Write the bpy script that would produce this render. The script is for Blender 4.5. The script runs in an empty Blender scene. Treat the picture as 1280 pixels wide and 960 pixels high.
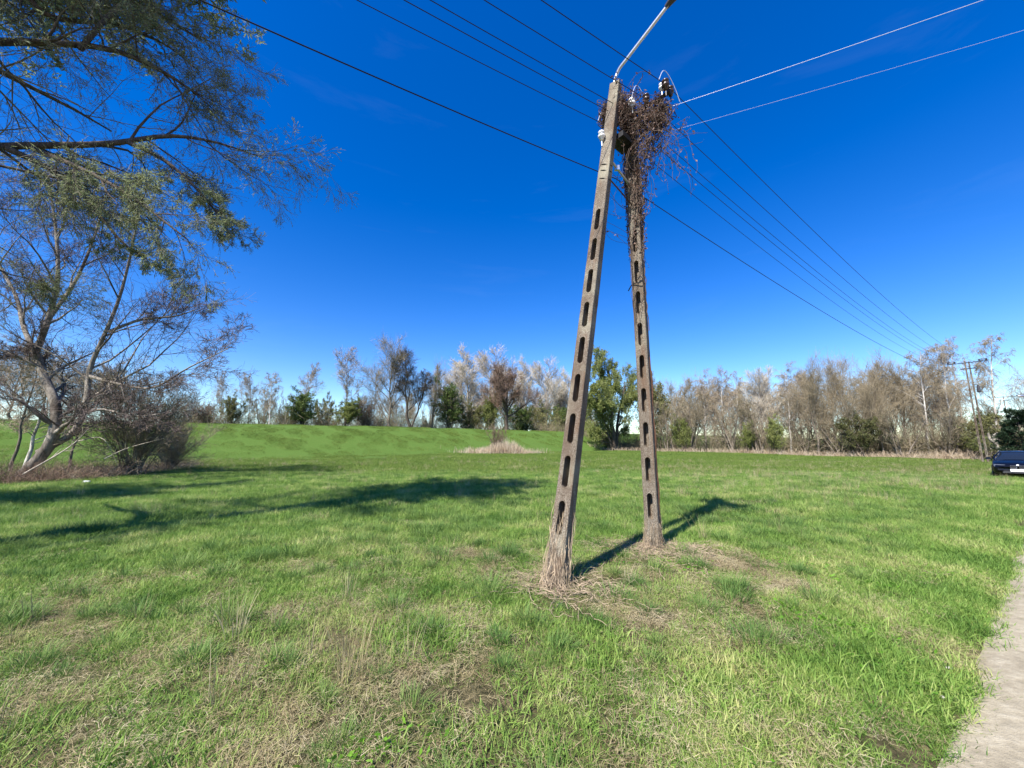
import bpy, math, random
import numpy as np
from mathutils import Vector, Matrix

R = math.radians
rng = np.random.default_rng(7)
random.seed(7)
sc = bpy.context.scene
C = sc.collection

# ------------------------------------------------------------------ camera
PITCH = R(9.0); FPX = 480.0; CAMZ = 1.8
cd = bpy.data.cameras.new('camera'); cam = bpy.data.objects.new('camera', cd); C.objects.link(cam)
cam.location = (0, 0, CAMZ); cam.rotation_euler = (math.pi/2 + PITCH, 0, 0)
cd.sensor_width = 36.0; cd.lens = FPX/1280*36.0; cd.clip_start = 0.05; cd.clip_end = 8000
sc.camera = cam
# ------------------------------------------------------------------ light
SUN_EL = R(49); SUN_AZ = R(54)            # light travels towards azimuth 54 deg (from +X to +Y)
tosun = Vector((-math.cos(SUN_AZ)*math.cos(SUN_EL), -math.sin(SUN_AZ)*math.cos(SUN_EL), math.sin(SUN_EL)))
sl = bpy.data.lights.new('sun', 'SUN'); so = bpy.data.objects.new('sun', sl); C.objects.link(so)
sl.energy = 5.0; sl.angle = R(0.53); sl.color = (1.0, 0.955, 0.88)
so.rotation_euler = tosun.to_track_quat('Z', 'Y').to_euler()
w = bpy.data.worlds.new('World'); sc.world = w; w.use_nodes = True
nt = w.node_tree; nt.nodes.clear()
sky = nt.nodes.new('ShaderNodeTexSky'); sky.sky_type = 'NISHITA'; sky.sun_disc = False
sky.sun_elevation = SUN_EL; sky.sun_rotation = math.atan2(tosun.x, tosun.y)
sky.altitude = 100; sky.air_density = 1.0; sky.dust_density = 0.05; sky.ozone_density = 3.0
hs = nt.nodes.new('ShaderNodeHueSaturation'); hs.inputs['Saturation'].default_value = 1.43; hs.inputs['Hue'].default_value = 0.517
bg = nt.nodes.new('ShaderNodeBackground'); bg.inputs[1].default_value = 0.11
wo = nt.nodes.new('ShaderNodeOutputWorld')
tc = nt.nodes.new('ShaderNodeTexCoord'); mpn = nt.nodes.new('ShaderNodeMapping'); mpn.inputs['Scale'].default_value = (1.6, 2.4, 11); mpn.inputs['Rotation'].default_value = (.12, .1, .5)
cn = nt.nodes.new('ShaderNodeTexNoise'); cn.inputs['Scale'].default_value = 1.5; cn.inputs['Detail'].default_value = 7; cn.inputs['Roughness'].default_value = .6; cn.inputs['Distortion'].default_value = .5
cr = nt.nodes.new('ShaderNodeMapRange'); cr.inputs[1].default_value = .58; cr.inputs[2].default_value = .85; cr.inputs[3].default_value = 0; cr.inputs[4].default_value = .014
cm = nt.nodes.new('ShaderNodeMix'); cm.data_type = 'RGBA'; cm.inputs[7].default_value = (6.5, 7.0, 7.6, 1)      # thin high cirrus
nt.links.new(tc.outputs['Generated'], mpn.inputs[0]); nt.links.new(mpn.outputs[0], cn.inputs[0]); nt.links.new(cn.outputs[0], cr.inputs[0]); nt.links.new(cr.outputs[0], cm.inputs[0])
nt.links.new(sky.outputs[0], hs.inputs['Color']); nt.links.new(hs.outputs[0], cm.inputs[6]); nt.links.new(cm.outputs[2], bg.inputs[0]); nt.links.new(bg.outputs[0], wo.inputs[0])
sc.view_settings.view_transform = 'Standard'; sc.view_settings.look = 'None'
sc.view_settings.exposure = 1.06; sc.view_settings.gamma = 1.0

# ------------------------------------------------------------------ numeric helpers
def ray(u, v):
    cx = (u-640)/FPX; cz = (480-v)/FPX
    return np.array([cx, math.cos(PITCH)-cz*math.sin(PITCH), math.sin(PITCH)+cz*math.cos(PITCH)])
def at(u, v, Y):
    r = ray(u, v); return np.array([0, 0, CAMZ]) + r*(Y/r[1])
_tab = np.random.default_rng(3).random((256, 256))
def vnoise(x, y):
    xi = np.floor(x).astype(int); yi = np.floor(y).astype(int); fx = x-xi; fy = y-yi
    fx = fx*fx*(3-2*fx); fy = fy*fy*(3-2*fy)
    g = lambda a, b: _tab[a & 255, b & 255]
    return (g(xi, yi)*(1-fx)+g(xi+1, yi)*fx)*(1-fy)+(g(xi, yi+1)*(1-fx)+g(xi+1, yi+1)*fx)*fy
def fbm(x, y, s, o=3, seed=0):
    x = np.asarray(x, float)/s+seed*17.3+1000; y = np.asarray(y, float)/s+seed*9.1+1000; r = 0; a = .5; t = 0
    for i in range(o):
        r = r+a*vnoise(x, y); t += a; a *= .5; x = x*2.03+5.2; y = y*2.03+1.7
    return r/t
def sstep(a, b, x):
    t = np.clip((x-a)/(b-a), 0, 1); return t*t*(3-2*t)
E_ = np.array([0.812, 0.584]); Nn = np.array([-0.584, 0.812])      # along the track / away from it
def Q(x, y): return Nn[0]*x+Nn[1]*y
def S(x, y): return E_[0]*x+E_[1]*y
def H(x, y):
    x = np.asarray(x, float); y = np.asarray(y, float); q = Q(x, y)
    z = .5*sstep(25, 75, y)*sstep(12, 40, q)
    up = sstep(53.5, 68, q)-sstep(73, 86, q)
    z = z+4.4*up*(1-.06*(fbm(x, y, 30, 2, 4)-.5))
    m = sstep(1.2, 3.5, q)
    z = z+m*((fbm(x, y, 2.2, 3, 1)-.5)*.10+(fbm(x, y, 9, 2, 2)-.5)*.22)+sstep(10, 30, q)*(fbm(x, y, 28, 2, 5)-.5)*.16
    return z+.02*sstep(.4, 1.4, q)-.07*sstep(1.05, .55, q)*sstep(-4.2, -3.7, q)
def Hs(x, y): return float(H(x, y))
def nrm(a): return a/np.maximum(np.linalg.norm(a, axis=-1, keepdims=True), 1e-9)

# ------------------------------------------------------------------ mesh helpers
def link(o, parent=None):
    C.objects.link(o)
    if parent is not None: o.parent = parent
    return o
def mesh_np(name, verts, faces, mats, smooth=False, mat_idx=None, attrs=None):
    """verts (V,3); faces = list of (F,k) arrays"""
    me = bpy.data.meshes.new(name); verts = np.asarray(verts, np.float32)
    faces = [np.asarray(f, np.int32) for f in faces if len(f)]
    me.vertices.add(len(verts)); me.vertices.foreach_set('co', verts.ravel())
    nl = sum(f.size for f in faces); nf = sum(len(f) for f in faces)
    me.loops.add(nl); me.loops.foreach_set('vertex_index', np.concatenate([f.ravel() for f in faces]))
    tot = np.concatenate([np.full(len(f), f.shape[1], np.int32) for f in faces])
    st = np.concatenate([[0], np.cumsum(tot)[:-1]]).astype(np.int32)
    me.polygons.add(nf); me.polygons.foreach_set('loop_start', st)
    if mat_idx is not None: me.polygons.foreach_set('material_index', np.asarray(mat_idx, np.int32))
    me.polygons.foreach_set('use_smooth', np.full(nf, smooth))
    for m in (mats if isinstance(mats, (list, tuple)) else [mats]): me.materials.append(m)
    me.update(calc_edges=True); me.validate()
    return me
class MB:
    def __init__(s): s.v = []; s.f = {3: [], 4: []}; s.n = 0
    def add(s, v, f):
        v = np.asarray(v, float).reshape(-1, 3); f = np.asarray(f, int)
        if len(f) == 0: return s
        s.v.append(v); s.f[f.shape[1]].append(f+s.n); s.n += len(v); return s
    def arrays(s):
        return np.concatenate(s.v), [np.concatenate(s.f[k]) for k in (3, 4) if s.f[k]]
    def mesh(s, name, mat, smooth=False):
        v, f = s.arrays(); return mesh_np(name, v, f, mat, smooth)
    def obj(s, name, mat, parent=None, smooth=False):
        return link(bpy.data.objects.new(name, s.mesh(name, mat, smooth)), parent)
    # shapes
    def tube(s, P, r, n=6, cap=True):
        P = np.asarray(P, float); r = np.broadcast_to(np.asarray(r, float), (len(P),))
        v, f = tubes(P[None], r[None], n); s.add(v, f)
        if cap and n > 2:
            for e in (0, len(P)-1):
                k = s.n-len(v)+e*n
                vv = v[e*n:(e+1)*n]; c = vv.mean(0); base = s.n
                s.v.append(np.vstack([vv, c])); s.n += n+1
                idx = [[base+i, base+(i+1) % n, base+n] for i in range(n)]
                s.f[3].append(np.array(idx if e else [t[::-1] for t in idx]))
        return s
    def box(s, c, size, M=None, taper=1.0):
        hx, hy, hz = np.array(size)/2
        v = np.array([[-hx, -hy, -hz], [hx, -hy, -hz], [hx, hy, -hz], [-hx, hy, -hz], [-hx*taper, -hy*taper, hz], [hx*taper, -hy*taper, hz], [hx*taper, hy*taper, hz], [-hx*taper, hy*taper, hz]])
        if M is not None: v = v@np.asarray(M).T
        return s.add(v+np.asarray(c), [[0, 3, 2, 1], [4, 5, 6, 7], [0, 1, 5, 4], [1, 2, 6, 5], [2, 3, 7, 6], [3, 0, 4, 7]])
    def lathe(s, prof, c=(0, 0, 0), M=None, n=12):
        prof = np.asarray(prof, float); a = np.arange(n)*2*math.pi/n
        v = np.stack([prof[:, None, 0]*np.cos(a), prof[:, None, 0]*np.sin(a), np.repeat(prof[:, 1:2], n, 1)], -1).reshape(-1, 3)
        if M is not None: v = v@np.asarray(M).T
        f = [[i*n+j, i*n+(j+1) % n, (i+1)*n+(j+1) % n, (i+1)*n+j] for i in range(len(prof)-1) for j in range(n)]
        return s.add(v+np.asarray(c), f)
def tubes(P, r, n):
    """P (N,K,3) r (N,K) -> verts, quads; n=2 gives flat ribbons"""
    N, K, _ = P.shape
    T = np.empty_like(P); T[:, 1:-1] = P[:, 2:]-P[:, :-2]; T[:, 0] = P[:, 1]-P[:, 0]; T[:, -1] = P[:, -1]-P[:, -2]
    T = nrm(T); ref = nrm(rng.normal(size=(N, 3)))[:, None, :] if n == 2 else np.where(np.abs(nrm(P[:, -1]-P[:, 0])[:, 2:3]) > .8, [[1., 0, 0]], [[0, 0, 1.]])[:, None, :]
    A = nrm(np.cross(T, np.broadcast_to(ref, T.shape))); B = np.cross(T, A)
    a = np.arange(n)*2*math.pi/n
    V = P[:, :, None, :]+r[:, :, None, None]*(A[:, :, None, :]*np.cos(a)[None, None, :, None]+B[:, :, None, :]*np.sin(a)[None, None, :, None])
    idx = np.arange(N*K*n).reshape(N, K, n)
    if n == 2:
        f = np.stack([idx[:, :-1, 0], idx[:, :-1, 1], idx[:, 1:, 1], idx[:, 1:, 0]], -1).reshape(-1, 4)
    else:
        i0 = idx[:, :-1]; i1 = idx[:, 1:]
        f = np.stack([i0, np.roll(i0, -1, 2), np.roll(i1, -1, 2), i1], -1).reshape(-1, 4)
    return V.reshape(-1, 3), f
def smooth_path(pts, n):
    P = np.asarray(pts, float); P = np.vstack([2*P[0]-P[1], P, 2*P[-1]-P[-2]]); m = len(P)-3
    t = np.linspace(0, m-1e-6, n); i = t.astype(int); f = (t-i)[:, None]
    a, b, c, d = P[i], P[i+1], P[i+2], P[i+3]
    return .5*((2*b)+(-a+c)*f+(2*a-5*b+4*c-d)*f**2+(-a+3*b-3*c+d)*f**3)

# ------------------------------------------------------------------ materials
def newmat(name):
    m = bpy.data.materials.new(name); m.use_nodes = True; n = m.node_tree
    return m, n, n.nodes['Principled BSDF'], n.nodes['Material Output']
def ramp(n, fac, stops):
    r = n.nodes.new('ShaderNodeValToRGB'); e = r.color_ramp.elements
    while len(e) < len(stops): e.new(.5)
    for k, (p, c) in zip(e, stops): k.position = p; k.color = (*c, 1) if len(c) == 3 else c
    n.links.new(fac, r.inputs[0]); return r.outputs[0]
def noise(n, vec, scale, detail=4, rough=.55, scl=None):
    t = n.nodes.new('ShaderNodeTexNoise'); t.inputs['Scale'].default_value = scale; t.inputs['Detail'].default_value = detail; t.inputs['Roughness'].default_value = rough
    if scl is not None:
        mp = n.nodes.new('ShaderNodeMapping'); mp.inputs['Scale'].default_value = scl[0]; mp.inputs['Rotation'].default_value = scl[1]
        n.links.new(vec, mp.inputs['Vector']); vec = mp.outputs[0]
    n.links.new(vec, t.inputs['Vector']); return t.outputs['Fac']
def mix(n, f, a, b, mode='MIX'):
    x = n.nodes.new('ShaderNodeMix'); x.data_type = 'RGBA'; x.blend_type = mode
    for s, v in ((x.inputs[0], f), (x.inputs[6], a), (x.inputs[7], b)):
        if isinstance(v, (int, float)): s.default_value = v
        elif isinstance(v, (tuple, list)): s.default_value = (*v, 1)
        else: n.links.new(v, s)
    return x.outputs[2]
def mth(n, op, a, b=0.0, clamp=False):
    x = n.nodes.new('ShaderNodeMath'); x.operation = op; x.use_clamp = clamp
    for s, v in ((x.inputs[0], a), (x.inputs[1], b)):
        if isinstance(v, (int, float)): s.default_value = v
        else: n.links.new(v, s)
    return x.outputs[0]
def bump(n, bs, h, strength, dist=.01):
    b = n.nodes.new('ShaderNodeBump'); b.inputs['Strength'].default_value = strength; b.inputs['Distance'].default_value = dist
    n.links.new(h, b.inputs['Height']); n.links.new(b.outputs[0], bs.inputs['Normal'])
def pos(n): return n.nodes.new('ShaderNodeNewGeometry').outputs['Position']
def objc(n): return n.nodes.new('ShaderNodeTexCoord').outputs['Object']
def simple(name, col, rough=.6, metal=0, var=.15, scale=20, bmp=0, spec=.3):
    m, n, b, o = newmat(name); f = noise(n, objc(n), scale)
    lo = tuple(c*(1-var) for c in col); hi = tuple(min(1, c*(1+var)) for c in col)
    n.links.new(ramp(n, f, [(.3, lo), (.7, hi)]), b.inputs['Base Color'])
    b.inputs['Roughness'].default_value = rough; b.inputs['Metallic'].default_value = metal; b.inputs['Specular IOR Level'].default_value = spec
    if bmp: bump(n, b, f, bmp)
    return m
def leafy(name, stops, scale=1.2, trans=.35, rough=.6, rnd=True):
    """thin vegetation: colour varies with world position and from piece to piece"""
    m, n, b, o = newmat(name); p = pos(n)
    f = noise(n, p, scale, 3); 
    oi = n.nodes.new('ShaderNodeObjectInfo'); g = noise(n, p, scale*14, 2)
    f = mth(n, 'ADD', mth(n, 'MULTIPLY', f, .62), mth(n, 'MULTIPLY', g, .38))
    if rnd: f = mth(n, 'ADD', f, mth(n, 'MULTIPLY', mth(n, 'SUBTRACT', oi.outputs['Random'], .5), .16))
    col = ramp(n, f, stops); n.links.new(col, b.inputs['Base Color'])
    b.inputs['Roughness'].default_value = rough; b.inputs['Specular IOR Level'].default_value = .25
    t = n.nodes.new('ShaderNodeBsdfTranslucent'); n.links.new(col, t.inputs[0])
    ms = n.nodes.new('ShaderNodeMixShader'); ms.inputs[0].default_value = trans
    n.links.new(b.outputs[0], ms.inputs[1]); n.links.new(t.outputs[0], ms.inputs[2]); n.links.new(ms.outputs[0], o.inputs[0])
    return m
def barkmat(name, a, b_, c=None, scale=3, bmp=.5):
    m, n, b, o = newmat(name); p = objc(n)
    f = noise(n, p, scale*4, 6, .65, ((1, 1, .25), (0, 0, 0))); g = noise(n, p, scale*.35, 3)
    col = ramp(n, f, [(.33, a), (.62, b_)])
    if c: col = mix(n, ramp(n, g, [(.45, (0, 0, 0)), (.65, (1, 1, 1))]), col, c)
    n.links.new(col, b.inputs['Base Color']); b.inputs['Roughness'].default_value = .9; b.inputs['Specular IOR Level'].default_value = .15
    bump(n, b, f, bmp, .03); return m

M = {}
# ground under the grass
def ground_mat():
    m, n, b, o = newmat('meadow_soil_and_grass'); p = pos(n)
    big = noise(n, p, .09, 3); mid = noise(n, p, .8, 4); fine = noise(n, p, 14, 5, .7); vfine = noise(n, p, 60, 3, .7)
    thatch = ramp(n, fine, [(.3, (.03, .026, .014)), (.5, (.09, .075, .038)), (.72, (.24, .19, .10))])
    green = ramp(n, mth(n, 'ADD', mth(n, 'MULTIPLY', fine, .5), mth(n, 'MULTIPLY', vfine, .5)), [(.3, (.042, .085, .014)), (.52, (.08, .14, .026)), (.72, (.14, .205, .05))])
    sp = n.nodes.new('ShaderNodeSeparateXYZ'); n.links.new(p, sp.inputs[0])
    q = mth(n, 'ADD', mth(n, 'MULTIPLY', sp.outputs[0], -.584), mth(n, 'MULTIPLY', sp.outputs[1], .812))
    # the dike and the far meadow are plain turf; the rough strip by the track shows thatch
    rough_strip = mth(n, 'SUBTRACT', 1, mth(n, 'DIVIDE', q, 12, True), True)
    f1 = mth(n, 'MULTIPLY', mth(n, 'MULTIPLY', rough_strip, 1.25, True), ramp(n, mid, [(.3, (.55, .55, .55)), (.5, (1, 1, 1))]))
    col = mix(n, f1, green, thatch)
    streak = noise(n, p, 1.6, 5, .65, ((.35, 1.6, 1), (0, 0, R(-36))))
    dry = ramp(n, streak, [(.52, (0, 0, 0)), (.68, (1, 1, 1))])
    col = mix(n, mth(n, 'MULTIPLY', dry, .22), col, (.15, .18, .05))
    # bare earth at the track verge
    ed = mth(n, 'ADD', q, mth(n, 'MULTIPLY', mth(n, 'SUBTRACT', mid, .5), .9))
    ef = mth(n, 'SUBTRACT', 1, mth(n, 'DIVIDE', mth(n, 'SUBTRACT', ed, .45), .2, True), True)
    col = mix(n, ef, col, ramp(n, fine, [(.3, (.09, .06, .04)), (.7, (.24, .17, .12))]))
    n.links.new(col, b.inputs['Base Color']); b.inputs['Roughness'].default_value = .95; b.inputs['Specular IOR Level'].default_value = .1
    bump(n, b, mth(n, 'ADD', fine, vfine), .8, .04); return m
M['ground'] = ground_mat()
def road_mat():
    m, n, b, o = newmat('packed_dirt'); p = pos(n)
    a = noise(n, p, 1.1, 5, .6, ((.18, 1.7, 1), (0, 0, R(-36)))); f = noise(n, p, 9, 6, .7); g = noise(n, p, 90, 3, .7)
    c = ramp(n, a, [(.3, (.22, .19, .135)), (.5, (.335, .29, .205)), (.7, (.42, .37, .27))])
    c = mix(n, .55, c, ramp(n, f, [(.3, (.16, .135, .09)), (.5, (.31, .265, .185)), (.7, (.47, .42, .31))]))
    c = mix(n, ramp(n, g, [(.6, (0, 0, 0)), (.75, (.5, .5, .5))]), c, (.2, .17, .14))
    n.links.new(c, b.inputs['Base Color']); b.inputs['Roughness'].default_value = .95; b.inputs['Specular IOR Level'].default_value = .1
    bump(n, b, mth(n, 'ADD', f, mth(n, 'MULTIPLY', g, .3)), .7, .03); return m
M['road'] = road_mat()
def concrete_mat():
    m, n, b, o = newmat('weathered_concrete'); p = objc(n)
    f = noise(n, p, 70, 4, .75); g = noise(n, p, 3.0, 5, .65, ((1, 1, .3), (0, 0, 0))); s = noise(n, p, 1.3, 3)
    c = ramp(n, f, [(.36, (.045, .036, .027)), (.5, (.155, .125, .095)), (.64, (.37, .33, .265))])
    c = mix(n, ramp(n, g, [(.42, (0, 0, 0)), (.62, (.8, .8, .8))]), c, (.10, .07, .048), 'MIX')
    c = mix(n, ramp(n, s, [(.52, (0, 0, 0)), (.7, (.55, .55, .55))]), c, (.36, .34, .25))
    rs = noise(n, p, 9, 4, .6, ((1, 1, .06), (0, 0, 0))); c = mix(n, ramp(n, rs, [(.55, (0, 0, 0)), (.72, (.7, .7, .7))]), c, (.15, .085, .05))
    n.links.new(c, b.inputs['Base Color']); b.inputs['Roughness'].default_value = .92; b.inputs['Specular IOR Level'].default_value = .15
    bump(n, b, f, .9, .012); return m
M['concrete'] = concrete_mat()
M['grass'] = leafy('fresh_grass', [(.30, (.06, .14, .02)), (.42, (.14, .25, .042)), (.55, (.25, .36, .075)), (.69, (.52, .50, .21))], .9)
M['tuft'] = leafy('lush_grass', [(.28, (.055, .125, .03)), (.45, (.11, .205, .045)), (.66, (.25, .33, .09))], 2.2)
M['far_grass'] = leafy('meadow_grass', [(.3, (.09, .155, .024)), (.5, (.15, .225, .04)), (.64, (.235, .29, .06)), (.74, (.40, .40, .15))], 4.0)
M['straw'] = leafy('dry_straw', [(.3, (.20, .15, .07)), (.5, (.40, .33, .18)), (.7, (.60, .52, .33))], 2.5, .25)
M['reed'] = leafy('dead_reed', [(.3, (.30, .20, .13)), (.5, (.47, .36, .25)), (.7, (.64, .54, .40))], .6, .25)
M['weed'] = leafy('weed_leaves', [(.3, (.06, .17, .015)), (.5, (.12, .28, .02)), (.7, (.22, .38, .04))], 1.0)
M['dead_leaf'] = leafy('dead_leaf', [(.3, (.05, .03, .022)), (.5, (.14, .08, .06)), (.7, (.30, .20, .14))], 3, .2, rnd=False)
M['vine'] = simple('dead_vine_stem', (.105, .075, .057), .9, var=.55, scale=6)
M['vine_pale'] = simple('pale_dead_vine', (.30, .23, .155), .9, var=.6, scale=9)
M['bark'] = barkmat('grey_brown_bark', (.075, .06, .045), (.22, .185, .145))
M['bark_dark'] = barkmat('dark_bark', (.035, .028, .022), (.12, .095, .075))
M['bark_silver'] = barkmat('silver_bark', (.20, .17, .13), (.46, .41, .34), (.14, .115, .09))
M['bark_white'] = barkmat('white_birch_bark', (.35, .31, .26), (.72, .68, .61), (.22, .18, .15), 2)
M['twig'] = simple('brown_twigs', (.245, .20, .13), .85, var=.3, scale=.6)
M['twig_willow'] = simple('olive_grey_twigs', (.15, .135, .09), .85, var=.3, scale=1)
M['twig_bush'] = simple('tan_twigs', (.25, .205, .135), .85, var=.35, scale=.5)
M['twig_pale'] = simple('pale_twigs', (.48, .42, .33), .85, var=.25, scale=.6)
M['twig_purple'] = simple('purplish_twigs', (.30, .24, .165), .85, var=.25, scale=.6)
M['twig_dark'] = simple('dark_twigs', (.075, .06, .045), .85, var=.3, scale=2)
M['bark_fork'] = barkmat('mottled_grey_bark', (.09, .075, .058), (.34, .30, .25), (.07, .055, .042), 2)
M['twig_fork'] = simple('dull_purple_twigs', (.13, .098, .085), .85, var=.3, scale=1)
M['twig_red'] = simple('red_brown_twigs', (.17, .112, .08), .85, var=.35, scale=.8)
M['bud'] = leafy('olive_buds', [(.3, (.10, .11, .04)), (.7, (.20, .20, .09))], .7, .3, rnd=False)
M['willow_leaf'] = leafy('young_willow_leaf', [(.3, (.15, .19, .085)), (.5, (.25, .29, .135)), (.7, (.37, .40, .21))], .9, .5, rnd=False)
M['leaf_green'] = leafy('spring_leaf', [(.3, (.06, .10, .02)), (.5, (.11, .165, .04)), (.7, (.20, .25, .07))], .5, .4)
M['leaf_yellow'] = leafy('yellow_green_leaf', [(.3, (.15, .18, .045)), (.5, (.24, .27, .08)), (.7, (.36, .38, .13))], .5, .4)
M['leaf_olive'] = leafy('olive_leaf', [(.3, (.09, .10, .035)), (.5, (.17, .17, .06)), (.7, (.27, .26, .10))], .5, .35)
M['needle'] = leafy('pine_needle', [(.3, (.008, .018, .008)), (.5, (.015, .034, .014)), (.7, (.035, .06, .022))], 2, .1)
M['galv'] = simple('galvanised_steel', (.55, .56, .57), .38, .85, .15, 12)
M['dark_metal'] = simple('dark_steel', (.03, .03, .032), .5, .4, .3, 15)
M['rust'] = simple('rusty_steel', (.10, .05, .03), .85, .2, .4, 20, .3)
M['porcelain'] = simple('white_porcelain', (.78, .77, .74), .2, 0, .05, 5, 0, .5)
M['porcelain_dark'] = simple('brown_porcelain', (.05, .03, .022), .25, 0, .1, 5, 0, .5)
M['lamp_body'] = simple('lamp_housing', (.05, .05, .055), .5, .2, .15, 8)
M['wire'] = simple('dark_wire', (.018, .018, .022), .6, .3, .2, 2)
M['wire_pale'] = simple('pale_wire', (.62, .64, .68), .4, .3, .1, 2)
M['white'] = simple('white_plastic', (.78, .78, .76), .4, 0, .05, 8)
M['rubber'] = simple('tyre_rubber', (.02, .02, .02), .85)
M['rim'] = simple('alloy_rim', (.35, .35, .36), .35, .8)
M['render_wall'] = simple('pale_render', (.68, .66, .62), .9, var=.06, scale=1)
M['roof_sheet'] = simple('grey_green_roof', (.20, .30, .30), .6, var=.1, scale=1)
M['stone'] = simple('pale_stone', (.5, .47, .42), .9, var=.2, scale=9, bmp=.4)
def car_paint():
    m, n, b, o = newmat('dark_blue_paint'); b.inputs['Base Color'].default_value = (.0025, .003, .006, 1)
    b.inputs['Metallic'].default_value = 0; b.inputs['Specular IOR Level'].default_value = .3; b.inputs['Coat Weight'].default_value = .15; b.inputs['Coat Roughness'].default_value = .05
    d = noise(n, objc(n), 3, 4); n.links.new(ramp(n, d, [(.3, (.22, .22, .22)), (.7, (.4, .4, .4))]), b.inputs['Roughness']); return m
M['paint'] = car_paint()
def glassy(name, col, r=.05):
    m, n, b, o = newmat(name); b.inputs['Base Color'].default_value = (*col, 1); b.inputs['Roughness'].default_value = r; b.inputs['Specular IOR Level'].default_value = .7; return m
M['car_glass'] = glassy('car_glass', (.012, .016, .022))
M['headlamp'] = glassy('headlamp_glass', (.10, .11, .13), .1)
M['house_glass'] = glassy('window_glass', (.03, .04, .05))

# ------------------------------------------------------------------ naming helpers
def tag(o, label, cat, group=None, kind=None):
    o['label'] = label; o['category'] = cat
    if group: o['group'] = group
    if kind: o['kind'] = kind
    return o
def thing(name, label, cat, loc=(0, 0, 0), rz=0, group=None):
    o = bpy.data.objects.new(name, None); o.empty_display_size = .2; link(o)
    o.location = loc; o.rotation_euler = (0, 0, rz); return tag(o, label, cat, group)
def copy_tree(o, parent=None):
    c = o.copy(); C.objects.link(c); c.parent = parent
    for ch in list(o.children): copy_tree(ch, c)
    return c

# ------------------------------------------------------------------ ground and track
def grid_mesh(name, X, Y, Z, mat, smooth=True):
    ny, nx = X.shape; idx = np.arange(nx*ny).reshape(ny, nx)
    f = np.stack([idx[:-1, :-1], idx[:-1, 1:], idx[1:, 1:], idx[1:, :-1]], -1).reshape(-1, 4)
    return mesh_np(name, np.stack([X, Y, Z], -1).reshape(-1, 3), [f], mat, smooth)
ax = 8*np.sinh(np.linspace(-math.asinh(2200/8), math.asinh(2200/8), 280))
ay = 9*np.sinh(np.linspace(-math.asinh(400/9), math.asinh(3000/9), 260))
GX, GY = np.meshgrid(ax, ay)
g = link(bpy.data.objects.new('ground', grid_mesh('ground', GX, GY, H(GX, GY), M['ground']))); g['kind'] = 'structure'
ss = np.concatenate([np.linspace(-30, 40, 260), np.linspace(41, 400, 120)]); tq = np.linspace(0, 1, 22)
SS, TT = np.meshgrid(ss, tq)
edge = .62+(fbm(SS, SS*0, .8, 3, 6)-.5)*.12+(fbm(SS, SS*0, .12, 3, 66)-.5)*.12
QQ = edge*(1-TT)+(-3.7+(fbm(SS, SS*0+9, 1.1, 3, 7)-.5)*.4)*TT
RX = E_[0]*SS+Nn[0]*QQ; RY = E_[1]*SS+Nn[1]*QQ
rut = -.035*np.exp(-((QQ+.55)/.28)**2)-.035*np.exp(-((QQ+2.3)/.28)**2)
RZ = -.022+.025*np.sin(np.clip(TT, 0, 1)*math.pi)+rut*.6+(fbm(RX, RY, .5, 3, 8)-.5)*.02
RZ = np.where(TT == 0, -.055, np.where(TT == 1, -.09, RZ))
rd = link(bpy.data.objects.new('dirt_track', grid_mesh('dirt_track', RX[::-1], RY[::-1], RZ[::-1], M['road']))); rd['kind'] = 'structure'

# ------------------------------------------------------------------ grass
def blades(n, spread, h, hv, wd, lean, segs=3, radial=False, flat=False, r=None):
    """one patch of n bent blades -> verts, faces"""
    r = r or rng
    if radial:
        a = r.random(n)*2*math.pi; rr = spread*np.sqrt(r.random(n)); bx, by = rr*np.cos(a), rr*np.sin(a)
        la = a+r.normal(0, .5, n); ln = lean*(.25+rr/spread)*(.5+r.random(n))
    else:
        bx, by = (r.random(n)-.5)*2*spread, (r.random(n)-.5)*2*spread
        k = (bx**2+by**2) > spread**2*1.0; bx[k] *= .7; by[k] *= .7
        la = r.random(n)*2*math.pi; ln = lean*(.3+r.random(n)*1.2)
    L = h*(1-hv+2*hv*r.random(n)); wdt = wd*(.6+.8*r.random(n))
    t = np.linspace(0, 1, segs+1)
    if flat:
        z0 = r.random(n)*h*.5; hz = ln[:, None]*0
        px = bx[:, None]+np.cos(la)[:, None]*L[:, None]*t; py = by[:, None]+np.sin(la)[:, None]*L[:, None]*t
        pz = z0[:, None]+L[:, None]*.25*np.sin(t*math.pi)*r.random((n, 1))+.006
    else:
        c = np.clip(ln[:, None]*t, 0, 2.4)      # bend angle grows along the blade
        ang = c*.9+.12*ln[:, None]
        d = L[:, None]/segs
        px = bx[:, None]+np.cos(la)[:, None]*np.concatenate([np.zeros((n, 1)), np.cumsum(np.sin(ang[:, 1:])*d, 1)], 1)
        py = by[:, None]+np.sin(la)[:, None]*np.concatenate([np.zeros((n, 1)), np.cumsum(np.sin(ang[:, 1:])*d, 1)], 1)
        pz = np.concatenate([np.zeros((n, 1)), np.cumsum(np.cos(ang[:, 1:])*d, 1)], 1)-.01
    P = np.stack([px, py, pz], -1)
    ta = la+math.pi/2+r.normal(0, .6, n); sd = np.stack([np.cos(ta), np.sin(ta), r.normal(0, .25, n)], -1)
    wid = wdt[:, None]*np.array([.8, 1., .75, .12][:segs] + [.08] if segs == 3 else np.linspace(1, .1, segs+1))[None, :]/2
    Lf = P-sd[:, None, :]*wid[..., None]; Rt = P+sd[:, None, :]*wid[..., None]
    V = np.stack([Lf, Rt], 2).reshape(-1, 3); K = segs+1
    base = (np.arange(n)*K*2)[:, None]+np.arange(segs)[None, :]*2
    f = np.stack([base, base+1, base+3, base+2], -1).reshape(-1, 4)
    return V, f
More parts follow.
